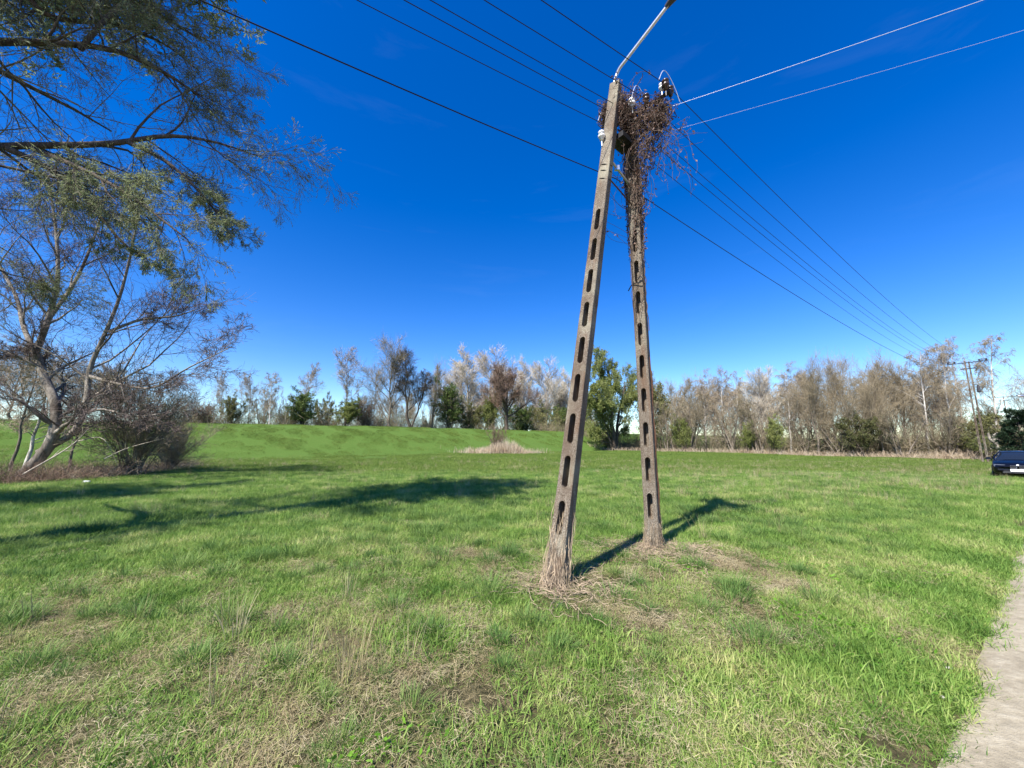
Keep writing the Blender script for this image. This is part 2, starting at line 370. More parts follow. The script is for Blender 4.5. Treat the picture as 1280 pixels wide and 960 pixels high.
def leaf_clump(n, spread, h, size, r):
    P = np.stack([r.normal(0, spread, n), r.normal(0, spread, n), r.random(n)*h], -1)
    return leaf_quads(P, size, r, flat=.6)
def leaf_quads(P, size, r=None, flat=0, aspect=.45, dirs=None):
    r = r or rng; n = len(P)
    d = nrm(r.normal(size=(n, 3))+np.array([0, 0, 0])) if dirs is None else nrm(dirs+r.normal(0, .5, (n, 3)))
    if flat: d[:, 2] *= (1-flat); d = nrm(d)
    s = nrm(np.cross(d, r.normal(size=(n, 3)))); L = size*(.6+.8*r.random((n, 1)))
    V = np.stack([P, P+d*L*.5+s*L*aspect*.5, P+d*L, P+d*L*.5-s*L*aspect*.5], 1).reshape(-1, 3)
    return V, np.arange(4*n).reshape(n, 4)
_pc = [0]
def proto_coll(lst, mat):
    """lst of (verts, faces) -> unlinked collection of prototype patches"""
    _pc[0] += 1
    col = bpy.data.collections.new('patches_%d' % _pc[0])
    for i, (v, f) in enumerate(lst):
        me = mesh_np('patch', v, [f], mat); o = bpy.data.objects.new('patch_%d_%02d' % (_pc[0], i), me); col.objects.link(o)
    return col
def scatter(name, label, cat, x, y, scale, protos, mat, zoff=0.0, tilt=True):
    n = len(x); z = H(x, y)+zoff
    me = bpy.data.meshes.new(name); me.vertices.add(n); me.vertices.foreach_set('co', np.stack([x, y, z], -1).astype(np.float32).ravel())
    e = .4; nx_ = -(H(x+e, y)-H(x-e, y))/(2*e); ny_ = -(H(x, y+e)-H(x, y-e))/(2*e)
    th = rng.random(n)*2*math.pi
    ex = np.arctan2(-ny_, 1)*-1*(-1); ex = -np.arctan(ny_)*1.0
    # small slopes: rotation = Rz(th) first, then tilt about world x and y
    rx = np.arctan(-ny_); ry = np.arctan(nx_)
    ct, st = np.cos(th), np.sin(th)
    # matrix Ry*Rx*Rz -> euler XYZ
    cx_, sx_, cy_, sy_ = np.cos(rx), np.sin(rx), np.cos(ry), np.sin(ry)
    m00 = cy_*ct+sy_*sx_*st; m10 = cx_*st; m20 = -sy_*ct+cy_*sx_*st; m21 = sy_*st+cy_*sx_*ct; m22 = cy_*cx_
    rot = np.stack([np.arctan2(m21, m22), -np.arcsin(np.clip(m20, -1, 1)), np.arctan2(m10, m00)], -1)
    a = me.attributes.new('rot', 'FLOAT_VECTOR', 'POINT'); a.data.foreach_set('vector', rot.astype(np.float32).ravel())
    a = me.attributes.new('scl', 'FLOAT', 'POINT'); a.data.foreach_set('value', np.asarray(scale, np.float32))
    a = me.attributes.new('vi', 'INT', 'POINT'); a.data.foreach_set('value', rng.integers(0, len(protos), n).astype(np.int32))
    me.materials.append(mat)
    o = tag(link(bpy.data.objects.new(name, me)), label, cat, kind='stuff')
    col = proto_coll(protos, mat)
    ng = bpy.data.node_groups.new(name+'_scatter', 'GeometryNodeTree')
    ng.interface.new_socket('Geometry', in_out='INPUT', socket_type='NodeSocketGeometry'); ng.interface.new_socket('Geometry', in_out='OUTPUT', socket_type='NodeSocketGeometry')
    gi = ng.nodes.new('NodeGroupInput'); go = ng.nodes.new('NodeGroupOutput')
    ip = ng.nodes.new('GeometryNodeInstanceOnPoints'); ci = ng.nodes.new('GeometryNodeCollectionInfo')
    ci.inputs[0].default_value = col; ci.inputs[1].default_value = True; ci.inputs[2].default_value = True
    def na(nm, t):
        k = ng.nodes.new('GeometryNodeInputNamedAttribute'); k.data_type = t; k.inputs[0].default_value = nm; return k.outputs[0]
    ng.links.new(gi.outputs[0], ip.inputs['Points']); ng.links.new(ci.outputs[0], ip.inputs['Instance'])
    ip.inputs['Pick Instance'].default_value = True
    ng.links.new(na('vi', 'INT'), ip.inputs['Instance Index']); ng.links.new(na('rot', 'FLOAT_VECTOR'), ip.inputs['Rotation']); ng.links.new(na('scl', 'FLOAT'), ip.inputs['Scale'])
    ng.links.new(ip.outputs[0], go.inputs[0])
    md = o.modifiers.new('scatter', 'NODES'); md.node_group = ng
    return o
def field_pts(y0, y1, dens, side=1.45, extra=3.0, qmin=.75, qmax=70, xmax=1e9):
    """random points in the view wedge (and a margin round it) between depths y0 and y1"""
    A = side*(y1*y1-y0*y0)+2*extra*(y1-y0); n = int(A*dens)
    y = np.sqrt(rng.random(n)*(y1*y1-y0*y0)+y0*y0) if y1 > 3 else rng.random(n)*(y1-y0)+y0
    x = (rng.random(n)*2-1)*(side*y+extra)
    q = Q(x, y)+(fbm(x, y, .35, 2, 12)-.5)*.26
    k = (q > qmin) & (q < qmax) & (x < xmax); return x[k], y[k]
def dryness(x, y):
    d = fbm(x, y, .42, 3, 20)*.65+fbm(x, y, 1.7, 2, 21)*.35-.10*sstep(2.6, 1.4, Q(x, y))
    near = np.exp(-((x-.2)/3.0)**2)*np.exp(-((y-2.6)/2.2)**2)*.085
    poles = np.exp(-((x-1.6)/1.6)**2-((y-5.2)/1.2)**2)*.06
    left = -.07*sstep(-1, -4, x)
    return d+near+poles+left

P_mat = [blades(400, .27, .066, .6, .0042, 1.3) for i in range(6)]
P_mid = [blades(500, .6, .12, .5, .008, 1.0, 2) for i in range(5)]
P_far = [blades(1300, 1.5, .16, .5, .018, 1.0, 1) for i in range(4)]
P_tuft = [blades(150, .05+.03*i, .13+.018*i, .45, .0045, 1.25, radial=True) for i in range(5)]
P_straw_flat = [blades(300, .26, .065, .7, .0028, 1, 2, flat=True) for i in range(4)]
P_straw_up = [blades(18, .09, .34, .4, .0035, .45, radial=True) for i in range(5)]
P_weed = [leaf_clump(60, .10, .05, .035, rng) for i in range(3)]

x, y = field_pts(1.2, 9, 22, extra=2.5, qmin=.66); d = dryness(x, y); k = rng.random(len(x)) < 1.1-.9*sstep(.50, .62, d)
x, y, d = x[k], y[k], d[k]
scatter('short_grass', 'short yellow green grass covering the meadow close to the track', 'grass', x, y, (.75+rng.random(len(x))*.55)*(1.3-.6*np.clip(d-.4, 0, .3)/.3), P_mat, M['grass'])
sv = rng.random(420)*13+1.0; qv = .70+rng.random(420)**1.3*1.0; x = E_[0]*sv+Nn[0]*qv; y = E_[1]*sv+Nn[1]*qv
scatter('verge_grass', 'short green grass along the edge of the dirt track', 'grass', x, y, .5+rng.random(420)*.4, P_mat, M['grass'])
x, y = field_pts(7, 26, 4.2, extra=4); d = dryness(x, y); k = d < .9
x, y = x[k], y[k]
scatter('meadow_grass', 'mid green meadow grass behind the twin poles', 'grass', x, y, .8+rng.random(len(x))*.5, P_mid, M['grass'])
x, y = field_pts(24, 100, .55, extra=6, qmax=70)
k = (rng.random(len(x)) < np.clip(50/y, .3, 1)); x, y = x[k], y[k]
k = (Q(x, y) < 56) | (rng.random(len(x)) < .9); x, y = x[k], y[k]
scatter('far_meadow_grass', 'smooth green grass of the far meadow and the dike slope', 'grass', x, y, (.7+rng.random(len(x))*.5)*np.where(Q(x, y) > 54, .7, 1), P_far, M['far_grass'])
x, y = field_pts(1.3, 26, 24, extra=2, qmin=1.7); c = fbm(x, y, .30, 2, 31)*.8+fbm(x, y, 4, 2, 32)*.2
k = (c > .555) & (rng.random(len(x)) < np.clip(8/y, .12, 1)*.85); x, y = x[k], y[k]
scatter('lush_grass_tufts', 'taller dark green grass tufts standing in clumps in the meadow', 'grass', x, y, (.6+rng.random(len(x))*.7)*(.62+.38*sstep(2.0, 4.5, y)), P_tuft, M['tuft'])
x, y = field_pts(1.2, 9, 22, extra=2, qmin=.8); d = dryness(x, y); k = rng.random(len(x)) < .75*sstep(.44, .56, d)*sstep(10, 6, y)+.15; x, y = x[k], y[k]
scatter('straw_litter', 'pale dry grass litter lying flat in the bare patches', 'dry grass', x, y, .7+rng.random(len(x))*.6, P_straw_flat, M['straw'])
x, y = field_pts(1.6, 45, 4.0, extra=2, qmin=1.3)
c = fbm(x, y, 1.4, 2, 41); s_ = S(x, y); right = sstep(3, 14, x)*sstep(8, 14, y)*sstep(34, 24, y)
k = (c > .68-.25*right) & (rng.random(len(x)) < .9); x, y = x[k], y[k]
# the stand of tall stalks left of the poles
ex_ = rng.normal(-1.4, .3, 16); ey_ = rng.normal(3.4, .25, 16); x = np.concatenate([x, ex_, rng.normal(-2.5, .15, 6)]); y = np.concatenate([y, ey_, rng.normal(3.9, .15, 6)])
scatter('dry_grass_stalks', 'thin upright straw coloured stalks scattered through the meadow', 'dry grass', x, y, .55+rng.random(len(x))*.6, P_straw_up, M['straw'])
x, y = field_pts(6, 42, 2.2, extra=3, qmin=2); c = fbm(x, y*2.2, 2.0, 3, 71); right = sstep(-2, 6, x)*sstep(7, 11, y)
k = c > .66-.16*right; x, y = x[k], y[k]
scatter('straw_patches', 'pale straw patches streaking the right side of the meadow', 'dry grass', x, y, .5+rng.random(len(x))*.6, [blades(70, .34, .17, .5, .008, .9, 2) for i in range(3)], M['straw'])
x, y = field_pts(1.4, 9, 5, extra=1, qmin=1.0); c = fbm(x, y, .9, 2, 51); k = c > .64; x, y = x[k], y[k]
scatter('low_weeds', 'bright green low broad leaved weeds between the grass', 'weeds', x, y, .6+rng.random(len(x))*.8, P_weed, M['weed'])

# ------------------------------------------------------------------ tree growing
def grow(P, Rr, n, t0, t1, ang, angv, lf, K, wob, trop, rr, r_end=.16, tl=.5, lmin=0, az=None):
    """children branches on parents P (N,Q,3); lf = length as a fraction of the parent's length"""
    N, Qn, _ = P.shape; plen = np.linalg.norm(np.diff(P, axis=1), axis=2).sum(1)
    t = t0+(t1-t0)*(np.arange(n)[None, :]+rng.random((N, n)))/n; t = np.clip(t, 0, .999)
    f = t*(Qn-1); i = f.astype(int); fr = (f-i)[..., None]; pi_ = np.arange(N)[:, None]
    o = P[pi_, i]*(1-fr)+P[pi_, i+1]*fr; T = nrm(P[pi_, i+1]-P[pi_, i]); rad = Rr[pi_, i]*(1-fr[..., 0])+Rr[pi_, i+1]*fr[..., 0]
    o = o.reshape(-1, 3); T = T.reshape(-1, 3); rad = rad.reshape(-1); tt = t.reshape(-1)
    a = R(ang)+R(angv)*rng.normal(size=len(o)); s = nrm(np.cross(T, rng.normal(size=T.shape)))
    d = T*np.cos(a)[:, None]+s*np.sin(a)[:, None]
    L = np.maximum(np.repeat(plen, n)*lf*(1-tl*tt)*(.6+.8*rng.random(len(o))), lmin)
    out = np.empty((len(o), K, 3)); out[:, 0] = o; p = o; st = (L/(K-1))[:, None]
    for k in range(1, K):
        d = nrm(d+wob*rng.normal(size=d.shape)+np.asarray(trop)[None, :]/(K-1)); p = p+d*st; out[:, k] = p
    r0 = rad*rr*(.75+.4*rng.random(len(o)))
    return out, r0[:, None]*np.linspace(1, r_end, K)[None, :]
def tips(P, t0, n):
    """n points along the outer part of each polyline, with directions"""
    N, K, _ = P.shape; t = t0+(1-t0)*rng.random((N, n)); f = np.clip(t, 0, .999)*(K-1); i = f.astype(int); fr = (f-i)[..., None]; q = np.arange(N)[:, None]
    return (P[q, i]*(1-fr)+P[q, i+1]*fr).reshape(-1, 3), nrm(P[q, i+1]-P[q, i]).reshape(-1, 3)
def stem(pts, r0, r1, K=12, pw=1.0):
    P = smooth_path(pts, K); return P[None], (r0+(r1-r0)*np.linspace(0, 1, K)**pw)[None]
def minr(P, r, m): return P, np.maximum(r, m)

def proto_tree(name, trunks, levels, bark, twigm, leaves=None, leafm=None, sides=7, wmin=.012):
    """returns dict of meshes: trunk, crown"""
    tb = MB(); cb = MB(); cur = trunks
    for P, r in trunks: v, f = tubes(P, r, sides); tb.add(v, f)
    last = []; nl = len(levels)
    for li, lv in enumerate(levels):
        nxt = []
        for P, r in cur:
            p2, r2 = grow(P, r, **lv); r2 = np.maximum(r2, wmin*(1 if li >= nl-1 else 1.3))
            n = 5 if li == 0 else (3 if li < nl-1 else 2)
            (tb if (li == 0) else cb).add(*tubes(p2, r2, n)); nxt.append((p2, r2))
        cur = nxt
    v, f = cb.arrays(); nq = sum(len(a) for a in f); mats = [twigm]; mi = None
    if leaves:
        lb = MB()
        for P, r in cur:
            pt, dr = tips(P, .25, leaves['n']); lb.add(*leaf_quads(pt+rng.normal(0, leaves.get('j', .1), pt.shape), leaves['s'], aspect=leaves.get('a', .5), dirs=dr*leaves.get('d', .3)))
        lv_, lf_ = lb.arrays(); f = [f[0], lf_[0]+len(v)]; v = np.vstack([v, lv_]); mats = [twigm, leafm]; mi = np.r_[np.zeros(nq, int), np.ones(len(lf_[0]), int)]
    tv, tf = tb.arrays()
    allv = np.vstack([tv, v]); hgt = np.percentile(v[:, 2], 99)+.1; wid = np.percentile(np.hypot(v[:, 0], v[:, 1]), 97)*2
    return dict(trunk=mesh_np('trunk', tv, tf, bark, True), crown=mesh_np('crown', v, f, mats, False, mi), h=hgt, w=wid, name=name)
def plant(pr, x, y, ztop, label, cat, group=None, wid=None, rz=None, lean=(0, 0), sink=.15, name=None):
    z = Hs(x, y)-sink; s = (ztop-z)/pr['h']; sw = s if wid is None else wid/pr['w']
    o = thing(name or pr['name'], label, cat, (x, y, z), rng.random()*6.28 if rz is None else rz, group); o.scale = (sw, sw, s)
    if lean != (0, 0): o.rotation_euler = (R(lean[0]), R(lean[1]), 0)
    for k in ('trunk', 'crown'): link(bpy.data.objects.new(k, pr[k]), o)
    return o
U = (0, 0, 1)
def tr(x, y, z): return (x, y, z)
def wander(h, K, amp, lean=(0, 0), base=(0, 0)):
    z = np.linspace(0, h, K); x = base[0]+lean[0]*z/h+np.cumsum(rng.normal(0, amp, K)); y = base[1]+lean[1]*z/h+np.cumsum(rng.normal(0, amp, K))
    P = np.stack([x, y, z], -1); P[0] = (base[0], base[1], 0); return P
def trunk(h, r0, r1=.03, amp=.06, lean=(0, 0), base=(0, 0), K=10):
    return wander(h, K, amp, lean, base)[None], (r0+(r1-r0)*np.linspace(0, 1, K)**.8)[None]
def L(n, t0, t1, ang, angv, lf, K, wob, trop, rr=.6, **k): return dict(n=n, t0=t0, t1=t1, ang=ang, angv=angv, lf=lf, K=K, wob=wob, trop=trop, rr=rr, **k)

PR = {}
for i in range(3):   # broad bare trees
    PR['bare%d' % i] = proto_tree('bare_tree', [trunk(10, .24, .05, .12, (rng.normal(0, .8), rng.normal(0, .8)))],
        [L(14, .15, .95, 40, 8, .60, 8, .09, (0, 0, .45), .6, tl=.4), L(9, .15, 1, 36, 10, .5, 6, .11, (0, 0, .3), .55, tl=.3), L(8, .1, 1, 38, 12, .62, 4, .12, (0, 0, .2), .5, tl=.3), L(8, .1, 1, 34, 12, .9, 3, .12, (0, 0, .15), .5, tl=.2)],
        M['bark'], M['twig'], wmin=.0075)
for i in range(2):   # pale fan shaped poplars
    PR['poplar%d' % i] = proto_tree('poplar_tree', [trunk(14, .26, .04, .08)],
        [L(22, .18, .97, 30, 6, .50, 8, .06, (0, 0, .45), .55), L(9, .2, 1, 28, 8, .42, 5, .07, (0, 0, .3), .55), L(8, .1, 1, 30, 10, .65, 4, .08, (0, 0, .2), .5, tl=.3), L(7, .1, 1, 28, 10, .85, 3, .08, (0, 0, .15), .6, tl=.2)],
        M['bark_silver'], M['twig_pale'], wmin=.0085)
for i in range(2):   # birches
    PR['birch%d' % i] = proto_tree('birch_tree', [trunk(14, .15, .02, .07, (rng.normal(0, .6), 0))],
        [L(24, .25, .98, 38, 8, .26, 6, .09, (0, 0, .25), .45), L(8, .2, 1, 40, 12, .5, 5, .10, (0, 0, -.2), .5), L(8, .1, 1, 40, 15, .6, 4, .10, (0, 0, -.7), .5), L(5, .2, 1, 30, 15, .8, 3, .10, (0, 0, -.8), .7)],
        M['bark_white'], M['twig_purple'], wmin=.0075)
PR['birch_top'] = proto_tree('birch_tree', [trunk(14, .17, .03, .09, (1.2, 0))],
        [L(16, .42, .98, 50, 8, .30, 7, .10, (0, 0, .15), .45), L(9, .2, 1, 45, 12, .55, 5, .12, (0, 0, -.3), .5), L(9, .1, 1, 45, 15, .6, 4, .12, (0, 0, -1.0), .5), L(5, .2, 1, 30, 15, .7, 3, .10, (0, 0, -1.2), .7)],
        M['bark_white'], M['twig'], wmin=.0075)
PR['dome'] = proto_tree('bare_tree', [trunk(7, .34, .12, .06)],
        [L(20, .25, .95, 50, 8, .85, 8, .07, (0, 0, .5), .6, tl=.55), L(11, .3, 1, 36, 10, .42, 5, .09, (0, 0, .2), .55), L(10, .1, 1, 42, 14, .65, 4, .10, (0, 0, 0), .5, tl=.3), L(9, .1, 1, 42, 14, .85, 3, .10, (0, 0, 0), .6)],
        M['bark_dark'], M['twig_red'], wmin=.009)
PR['dark'] = proto_tree('bare_tree', [trunk(9, .3, .06, .12, (1, 0)), trunk(8, .2, .05, .1, (-2, 0))],
        [L(9, .3, .95, 38, 8, .55, 8, .10, (0, 0, .3), .6), L(9, .2, 1, 36, 10, .5, 5, .12, (0, 0, .15), .55), L(9, .1, 1, 38, 14, .65, 4, .12, (0, 0, .1), .5, tl=.3), L(8, .1, 1, 38, 14, .85, 3, .12, (0, 0, 0), .6)],
        M['bark_dark'], M['twig_dark'], wmin=.009)
PR['slim'] = proto_tree('slim_tree', [trunk(12, .12, .03, .07, (.6, 0))],
        [L(15, .3, .97, 36, 8, .36, 6, .09, (0, 0, .45), .45), L(8, .15, 1, 34, 10, .5, 4, .12, (0, 0, .2), .55), L(8, .1, 1, 38, 14, .7, 4, .12, (0, 0, .1), .5), L(6, .1, 1, 36, 14, .85, 3, .12, (0, 0, .1), .6)],
        M['bark'], M['twig_purple'], wmin=.008)
def multi(n, h, r, sp): return [trunk(h*(.75+.3*rng.random()), r*(.6+.5*rng.random()), .015, .05, (sp*rng.normal(), sp*rng.normal()), (.3*rng.normal(), .3*rng.normal()), 8) for _ in range(n)]
for i in range(2):   # brushy many stemmed thicket trees
    PR['thicket%d' % i] = proto_tree('thicket_tree', multi(6, 8, .15, 1.5),
        [L(9, .15, .97, 32, 10, .38, 6, .10, (0, 0, .35), .5), L(7, .15, 1, 35, 12, .5, 4, .12, (0, 0, .2), .55), L(9, .1, 1, 35, 14, .75, 3, .12, (0, 0, .1), .5)],
        M['bark'], M['twig_bush'] if i else M['twig'], wmin=.009, sides=5, leaves=dict(n=1, s=.07, j=.05) if i else None, leafm=M['bud'])
PR['brownbush'] = proto_tree('bare_shrub', multi(16, 4, .04, 1.4),
        [L(8, .05, .97, 35, 12, .5, 5, .12, (0, 0, .2), .6), L(8, .1, 1, 38, 14, .5, 4, .14, (0, 0, .1), .55), L(7, .1, 1, 38, 14, .6, 3, .14, (0, 0, 0), .6)],
        M['bark'], M['twig_red'], wmin=.010, sides=4, leaves=dict(n=1, s=.06, j=.05), leafm=M['bud'])
for nm, lm, h in (('green', 'leaf_green', 7), ('yellow', 'leaf_yellow', 5), ('olive', 'leaf_olive', 7)):
    PR[nm] = proto_tree({'green': 'leafy_tree', 'yellow': 'leafy_shrub', 'olive': 'leafy_tree'}[nm], multi(6, h, .10, 1.1),
        [L(10, .12, .97, 42, 10, .42, 6, .10, (0, 0, .3), .55), L(7, .15, 1, 38, 12, .5, 4, .12, (0, 0, .1), .55), L(6, .15, 1, 38, 14, .55, 3, .12, (0, 0, 0), .5)],
        M['bark_dark'], M['twig_dark'], wmin=.010, sides=5, leaves=dict(n=5, s=.16, j=.10, a=.6), leafm=M[lm])
PR['willow'] = proto_tree('willow_tree', [trunk(9, .4, .08, .14, (1.5, 0)), trunk(8, .3, .06, .14, (-3, .5), (-.4, 0)), trunk(7, .22, .05, .1, (3.5, -1), (.4, 0))],
        [L(13, .1, .97, 48, 12, .5, 8, .12, (0, 0, .2), .5), L(9, .2, 1, 42, 12, .5, 5, .12, (0, 0, .1), .5), L(8, .15, 1, 42, 14, .6, 5, .10, (0, 0, -.6), .5)],
        M['bark_dark'], M['twig'], wmin=.009, leaves=dict(n=21, s=.20, j=.10, a=.35), leafm=M['leaf_yellow'])
pine_tr = trunk(7, .16, .03, .02)
PR['pine'] = proto_tree('pine_tree', [pine_tr],
        [L(60, .04, .98, 82, 6, .40, 6, .04, (0, 0, .12), .4, tl=.75), L(12, .15, 1, 45, 10, .35, 4, .06, (0, 0, .2), .5)],
        M['bark_dark'], M['twig_dark'], wmin=.008, leaves=dict(n=24, s=.30, j=.08, a=.22, d=1.0), leafm=M['needle'])
for k in ('weeping',):
    PR[k] = proto_tree('weeping_shrub', multi(7, 4, .06, 1.0),
        [L(12, .3, 1, 45, 12, .5, 7, .08, (0, 0, -.8), .5), L(9, .15, 1, 30, 12, .6, 5, .08, (0, 0, -1.3), .55)],
        M['bark'], M['leaf_yellow'], wmin=.010, sides=4, leaves=dict(n=5, s=.08, j=.04, a=.3), leafm=M['leaf_yellow'])

# ---- where the far trees stand
def kx(u): r = ray(u, 556); return r[0]/r[1]
def on_dike(u, q): k = kx(u); yy = q/(Nn[1]+Nn[0]*k); return k*yy, yy
WA = np.array([19., 84.]); WB = np.array([62., 45.])
def on_wood(u, back):
    k = kx(u); d = WB-WA; nn = np.array([-d[1], d[0]])/np.hypot(*d); nn = nn if nn[1] > 0 else -nn; c = nn@WA+back
    yy = c/(nn[0]*k+nn[1]); return k*yy, yy
def far_tree(pr, u, vtop, wpx, where, off, label, cat='tree', group=None, **k):
    x, y = (on_dike if where == 'd' else on_wood)(u, off); zt = at(u, vtop, y)[2]
    wm = wpx/FPX*y*1.05 if wpx else None
    return plant(PR[pr], x, y, zt, label, cat, group, wid=wm, **k)
D = 'd'; W_ = 'w'
TREES = [
 ('brownbush', 250, 501, 44, D, 74, 'low brown leafless bush on the dike crest at its far left end', 'bush'),
 ('slim', 272, 464, 26, D, 82, 'thin bare sapling rising just right of the low brown bush on the dike', 'tree'),
 ('olive', 287, 494, 30, D, 76, 'small rounded olive tree on the dike crest, leftmost one in leaf', 'tree'),
 ('slim', 308, 466, 34, D, 80, 'bare pale slim tree between the olive tree and the grey bushy tree', 'tree'),
 ('thicket1', 325, 482, 36, D, 78, 'grey brushy rounded tree behind the white birch trunk on the dike', 'tree'),
 ('birch0', 334, 464, 30, D, 73, 'white stemmed birch standing upright on the dike left of the green bush', 'birch'),
 ('brownbush', 357, 498, 36, D, 80, 'dull brown thicket just left of the green bush with a bare top', 'bush'),
 ('green', 377, 490, 42, D, 75, 'dense green bush on the dike with a bare treetop sticking out', 'bush'),
 ('slim', 376, 454, 34, D, 79, 'bare treetop rising out of the dense green bush', 'tree'),
 ('olive', 405, 496, 34, D, 84, 'faint pale green tree between the green and the yellow green bush', 'tree'),
 ('yellow', 428, 497, 40, D, 74, 'yellow green bush at the foot of the tall lone bare tree', 'bush'),
 ('slim', 430, 431, 42, D, 76, 'tall lone bare tree above the yellow green bush', 'tree'),
 ('brownbush', 455, 496, 46, D, 77, 'brown leafless bush left of the two big bare trees', 'bush'),
 ('bare0', 487, 429, 74, D, 75, 'big pale bare tree with a wide fan crown, left of the dark one', 'tree'),
 ('dark', 513, 442, 56, D, 73.5, 'big dark trunked bare tree with rounded twiggy crown', 'tree'),
 ('bare1', 538, 456, 44, D, 78, 'grey bare tree just right of the big dark trunked tree', 'tree'),
 ('green', 562, 479, 42, D, 76, 'fresh green leafy tree in front of the pale poplars', 'tree'),
 ('poplar0', 582, 436, 72, D, 86, 'largest silvery bare poplar with fan of white branches', 'poplar'),
 ('poplar1', 616, 440, 62, D, 88, 'silvery bare poplar half hidden behind the round brown tree', 'poplar'),
 ('olive', 585, 503, 40, D, 78, 'low olive shrub under the largest silvery poplar', 'shrub'),
 ('yellow', 606, 492, 34, D, 77, 'narrow yellow green shrub left of the round brown tree', 'shrub'),
 ('dome', 633, 457, 70, D, 72, 'round crowned dark red brown tree on the dike above the reeds', 'tree'),
 ('green', 651, 506, 38, D, 79, 'dark green bush right under the round brown tree', 'bush'),
 ('poplar0', 657, 449, 50, D, 94, 'silvery poplar top peeping out right of the round brown tree', 'poplar'),
 ('poplar1', 683, 453, 52, D, 96, 'slender silvery poplar midway between the brown tree and the poles', 'poplar'),
 ('poplar0', 710, 464, 46, D, 100, 'faint silvery poplar just left of the front concrete leg', 'poplar'),
 ('olive', 676, 505, 48, D, 84, 'light green low tree behind the dike, left of the small white house', 'tree'),
 ('green', 702, 507, 44, D, 86, 'light green low tree behind the dike next to the front concrete leg', 'tree'),
 ('olive', 728, 500, 40, D, 88, 'olive low tree seen past the front concrete leg', 'tree'),
 ('willow', 768, 445, 104, W_, 0, 'large loose yellow green willow standing between the two concrete legs', 'willow'),
 ('olive', 822, 474, 52, W_, 4, 'olive green tree just right of the rear concrete leg', 'tree'),
 ('thicket1', 838, 500, 50, W_, 0, 'low brushy tree with olive buds right of the rear leg', 'tree'),
 ('thicket0', 868, 478, 60, W_, 1, 'brushy many stemmed tree, first of the brown wood edge', 'tree'),
 ('birch1', 882, 462, 34, W_, 10, 'spiky birch top, leftmost one above the brown wood', 'birch'),
 ('birch0', 903, 462, 36, W_, 8, 'spiky birch top second from the left above the brown wood', 'birch'),
 ('thicket0', 912, 486, 60, W_, 0, 'broad brushy tree with crossing pale stems in the brown wood edge', 'tree'),
 ('birch1', 928, 466, 40, W_, 9, 'purplish birch top in the middle of the brown wood', 'birch'),
 ('poplar1', 955, 462, 44, W_, 7, 'whitish bare tree top left of the gap in the wood', 'tree'),
 ('thicket1', 950, 492, 56, W_, 0, 'olive brown brushy tree below the whitish tree top', 'tree'),
 ('yellow', 858, 520, 30, W_, -1, 'olive green shrub at the left end of the brown wood edge', 'shrub'),
 ('olive', 1076, 518, 44, W_, -1.5, 'dark olive bush under the wide dense bare tree', 'bush'),
 ('yellow', 932, 526, 24, W_, -1.2, 'small olive shrub between the two broad brushy trees', 'shrub'),
 ('yellow', 968, 522, 26, W_, -1, 'small green shrub at the gap in the wood edge', 'shrub'),
 ('birch1', 988, 454, 42, W_, 2, 'slender pointed birch just right of the gap in the wood', 'birch'),
 ('thicket0', 1004, 498, 50, W_, 1, 'low brushy tree between the pointed birch and the leaning trunk', 'tree'),
 ('bare2', 1022, 451, 56, W_, 0, 'bare tree with pale trunk leaning left at the wood edge', 'tree'),
 ('bare0', 1062, 444, 74, W_, 1, 'wide dense bare tree right of the leaning pale trunk', 'tree'),
 ('thicket0', 1045, 505, 60, W_, -1, 'dark low brush at the foot of the wide dense bare tree', 'bush'),
 ('bare1', 1102, 449, 70, W_, 0, 'wide bare tree with low forking limbs in the right wood edge', 'tree'),
 ('bare2', 1132, 446, 62, W_, 3, 'tall bare tree left of the drooping birches', 'tree'),
 ('thicket1', 1128, 510, 60, W_, -1, 'brown brush in front of the tall bare tree near the drooping birches', 'bush'),
 ('birch_top', 1160, 437, 52, W_, 2, 'leftmost drooping birch beside the far utility pole', 'birch'),
 ('birch0', 1178, 432, 44, W_, 5, 'drooping birch second left of the far utility pole', 'birch'),
 ('birch_top', 1192, 428, 44, W_, 2, 'drooping birch with bright white trunk next to the far utility pole', 'birch'),
 ('birch1', 1207, 424, 40, W_, 7, 'tallest drooping birch right behind the far utility pole', 'birch'),
 ('thicket1', 1182, 505, 56, W_, 0, 'brown brush under the drooping birches', 'bush'),
 ('birch_top', 1246, 420, 58, W_, 3, 'lone brown topped birch right of the far utility pole', 'birch'),
 ('olive', 1226, 515, 62, W_, 0, 'olive brown bush behind the far utility pole', 'bush'),
 ('bare1', 1296, 462, 70, W_, 4, 'bare tree cut by the right edge of the picture above the pine', 'tree'),
 ('thicket1', 1266, 498, 60, W_, 6, 'low brown brushy tree between the lone birch and the pine', 'tree'),
 ('weeping', 1234, 541, 42, W_, -4, 'yellow weeping shrub right of the far utility pole', 'shrub'),
]
for t in TREES: far_tree(*t[:6], t[6], t[7])
for i in range(22):   # second row deep in the wood
    u = 832+i*17+rng.normal(0, 5)
    far_tree(['bare0', 'bare1', 'thicket0', 'bare2', 'birch0'][i % 5], u, 488-rng.random()*16-(u-830)*.05, 56, W_, 9+rng.random()*14,
             'bare grey brown tree deep inside the right wood, behind the front row', 'tree', 'trees inside the wood')
for i in range(13):
    u = 440+i*24+rng.normal(0, 4)
    far_tree(['bare1', 'thicket0', 'bare2'][i % 3], u, 496-rng.random()*22, 44, D, 92+rng.random()*12,
             'bare grey tree standing beyond the dike, behind the crest trees', 'tree', 'trees beyond the dike')
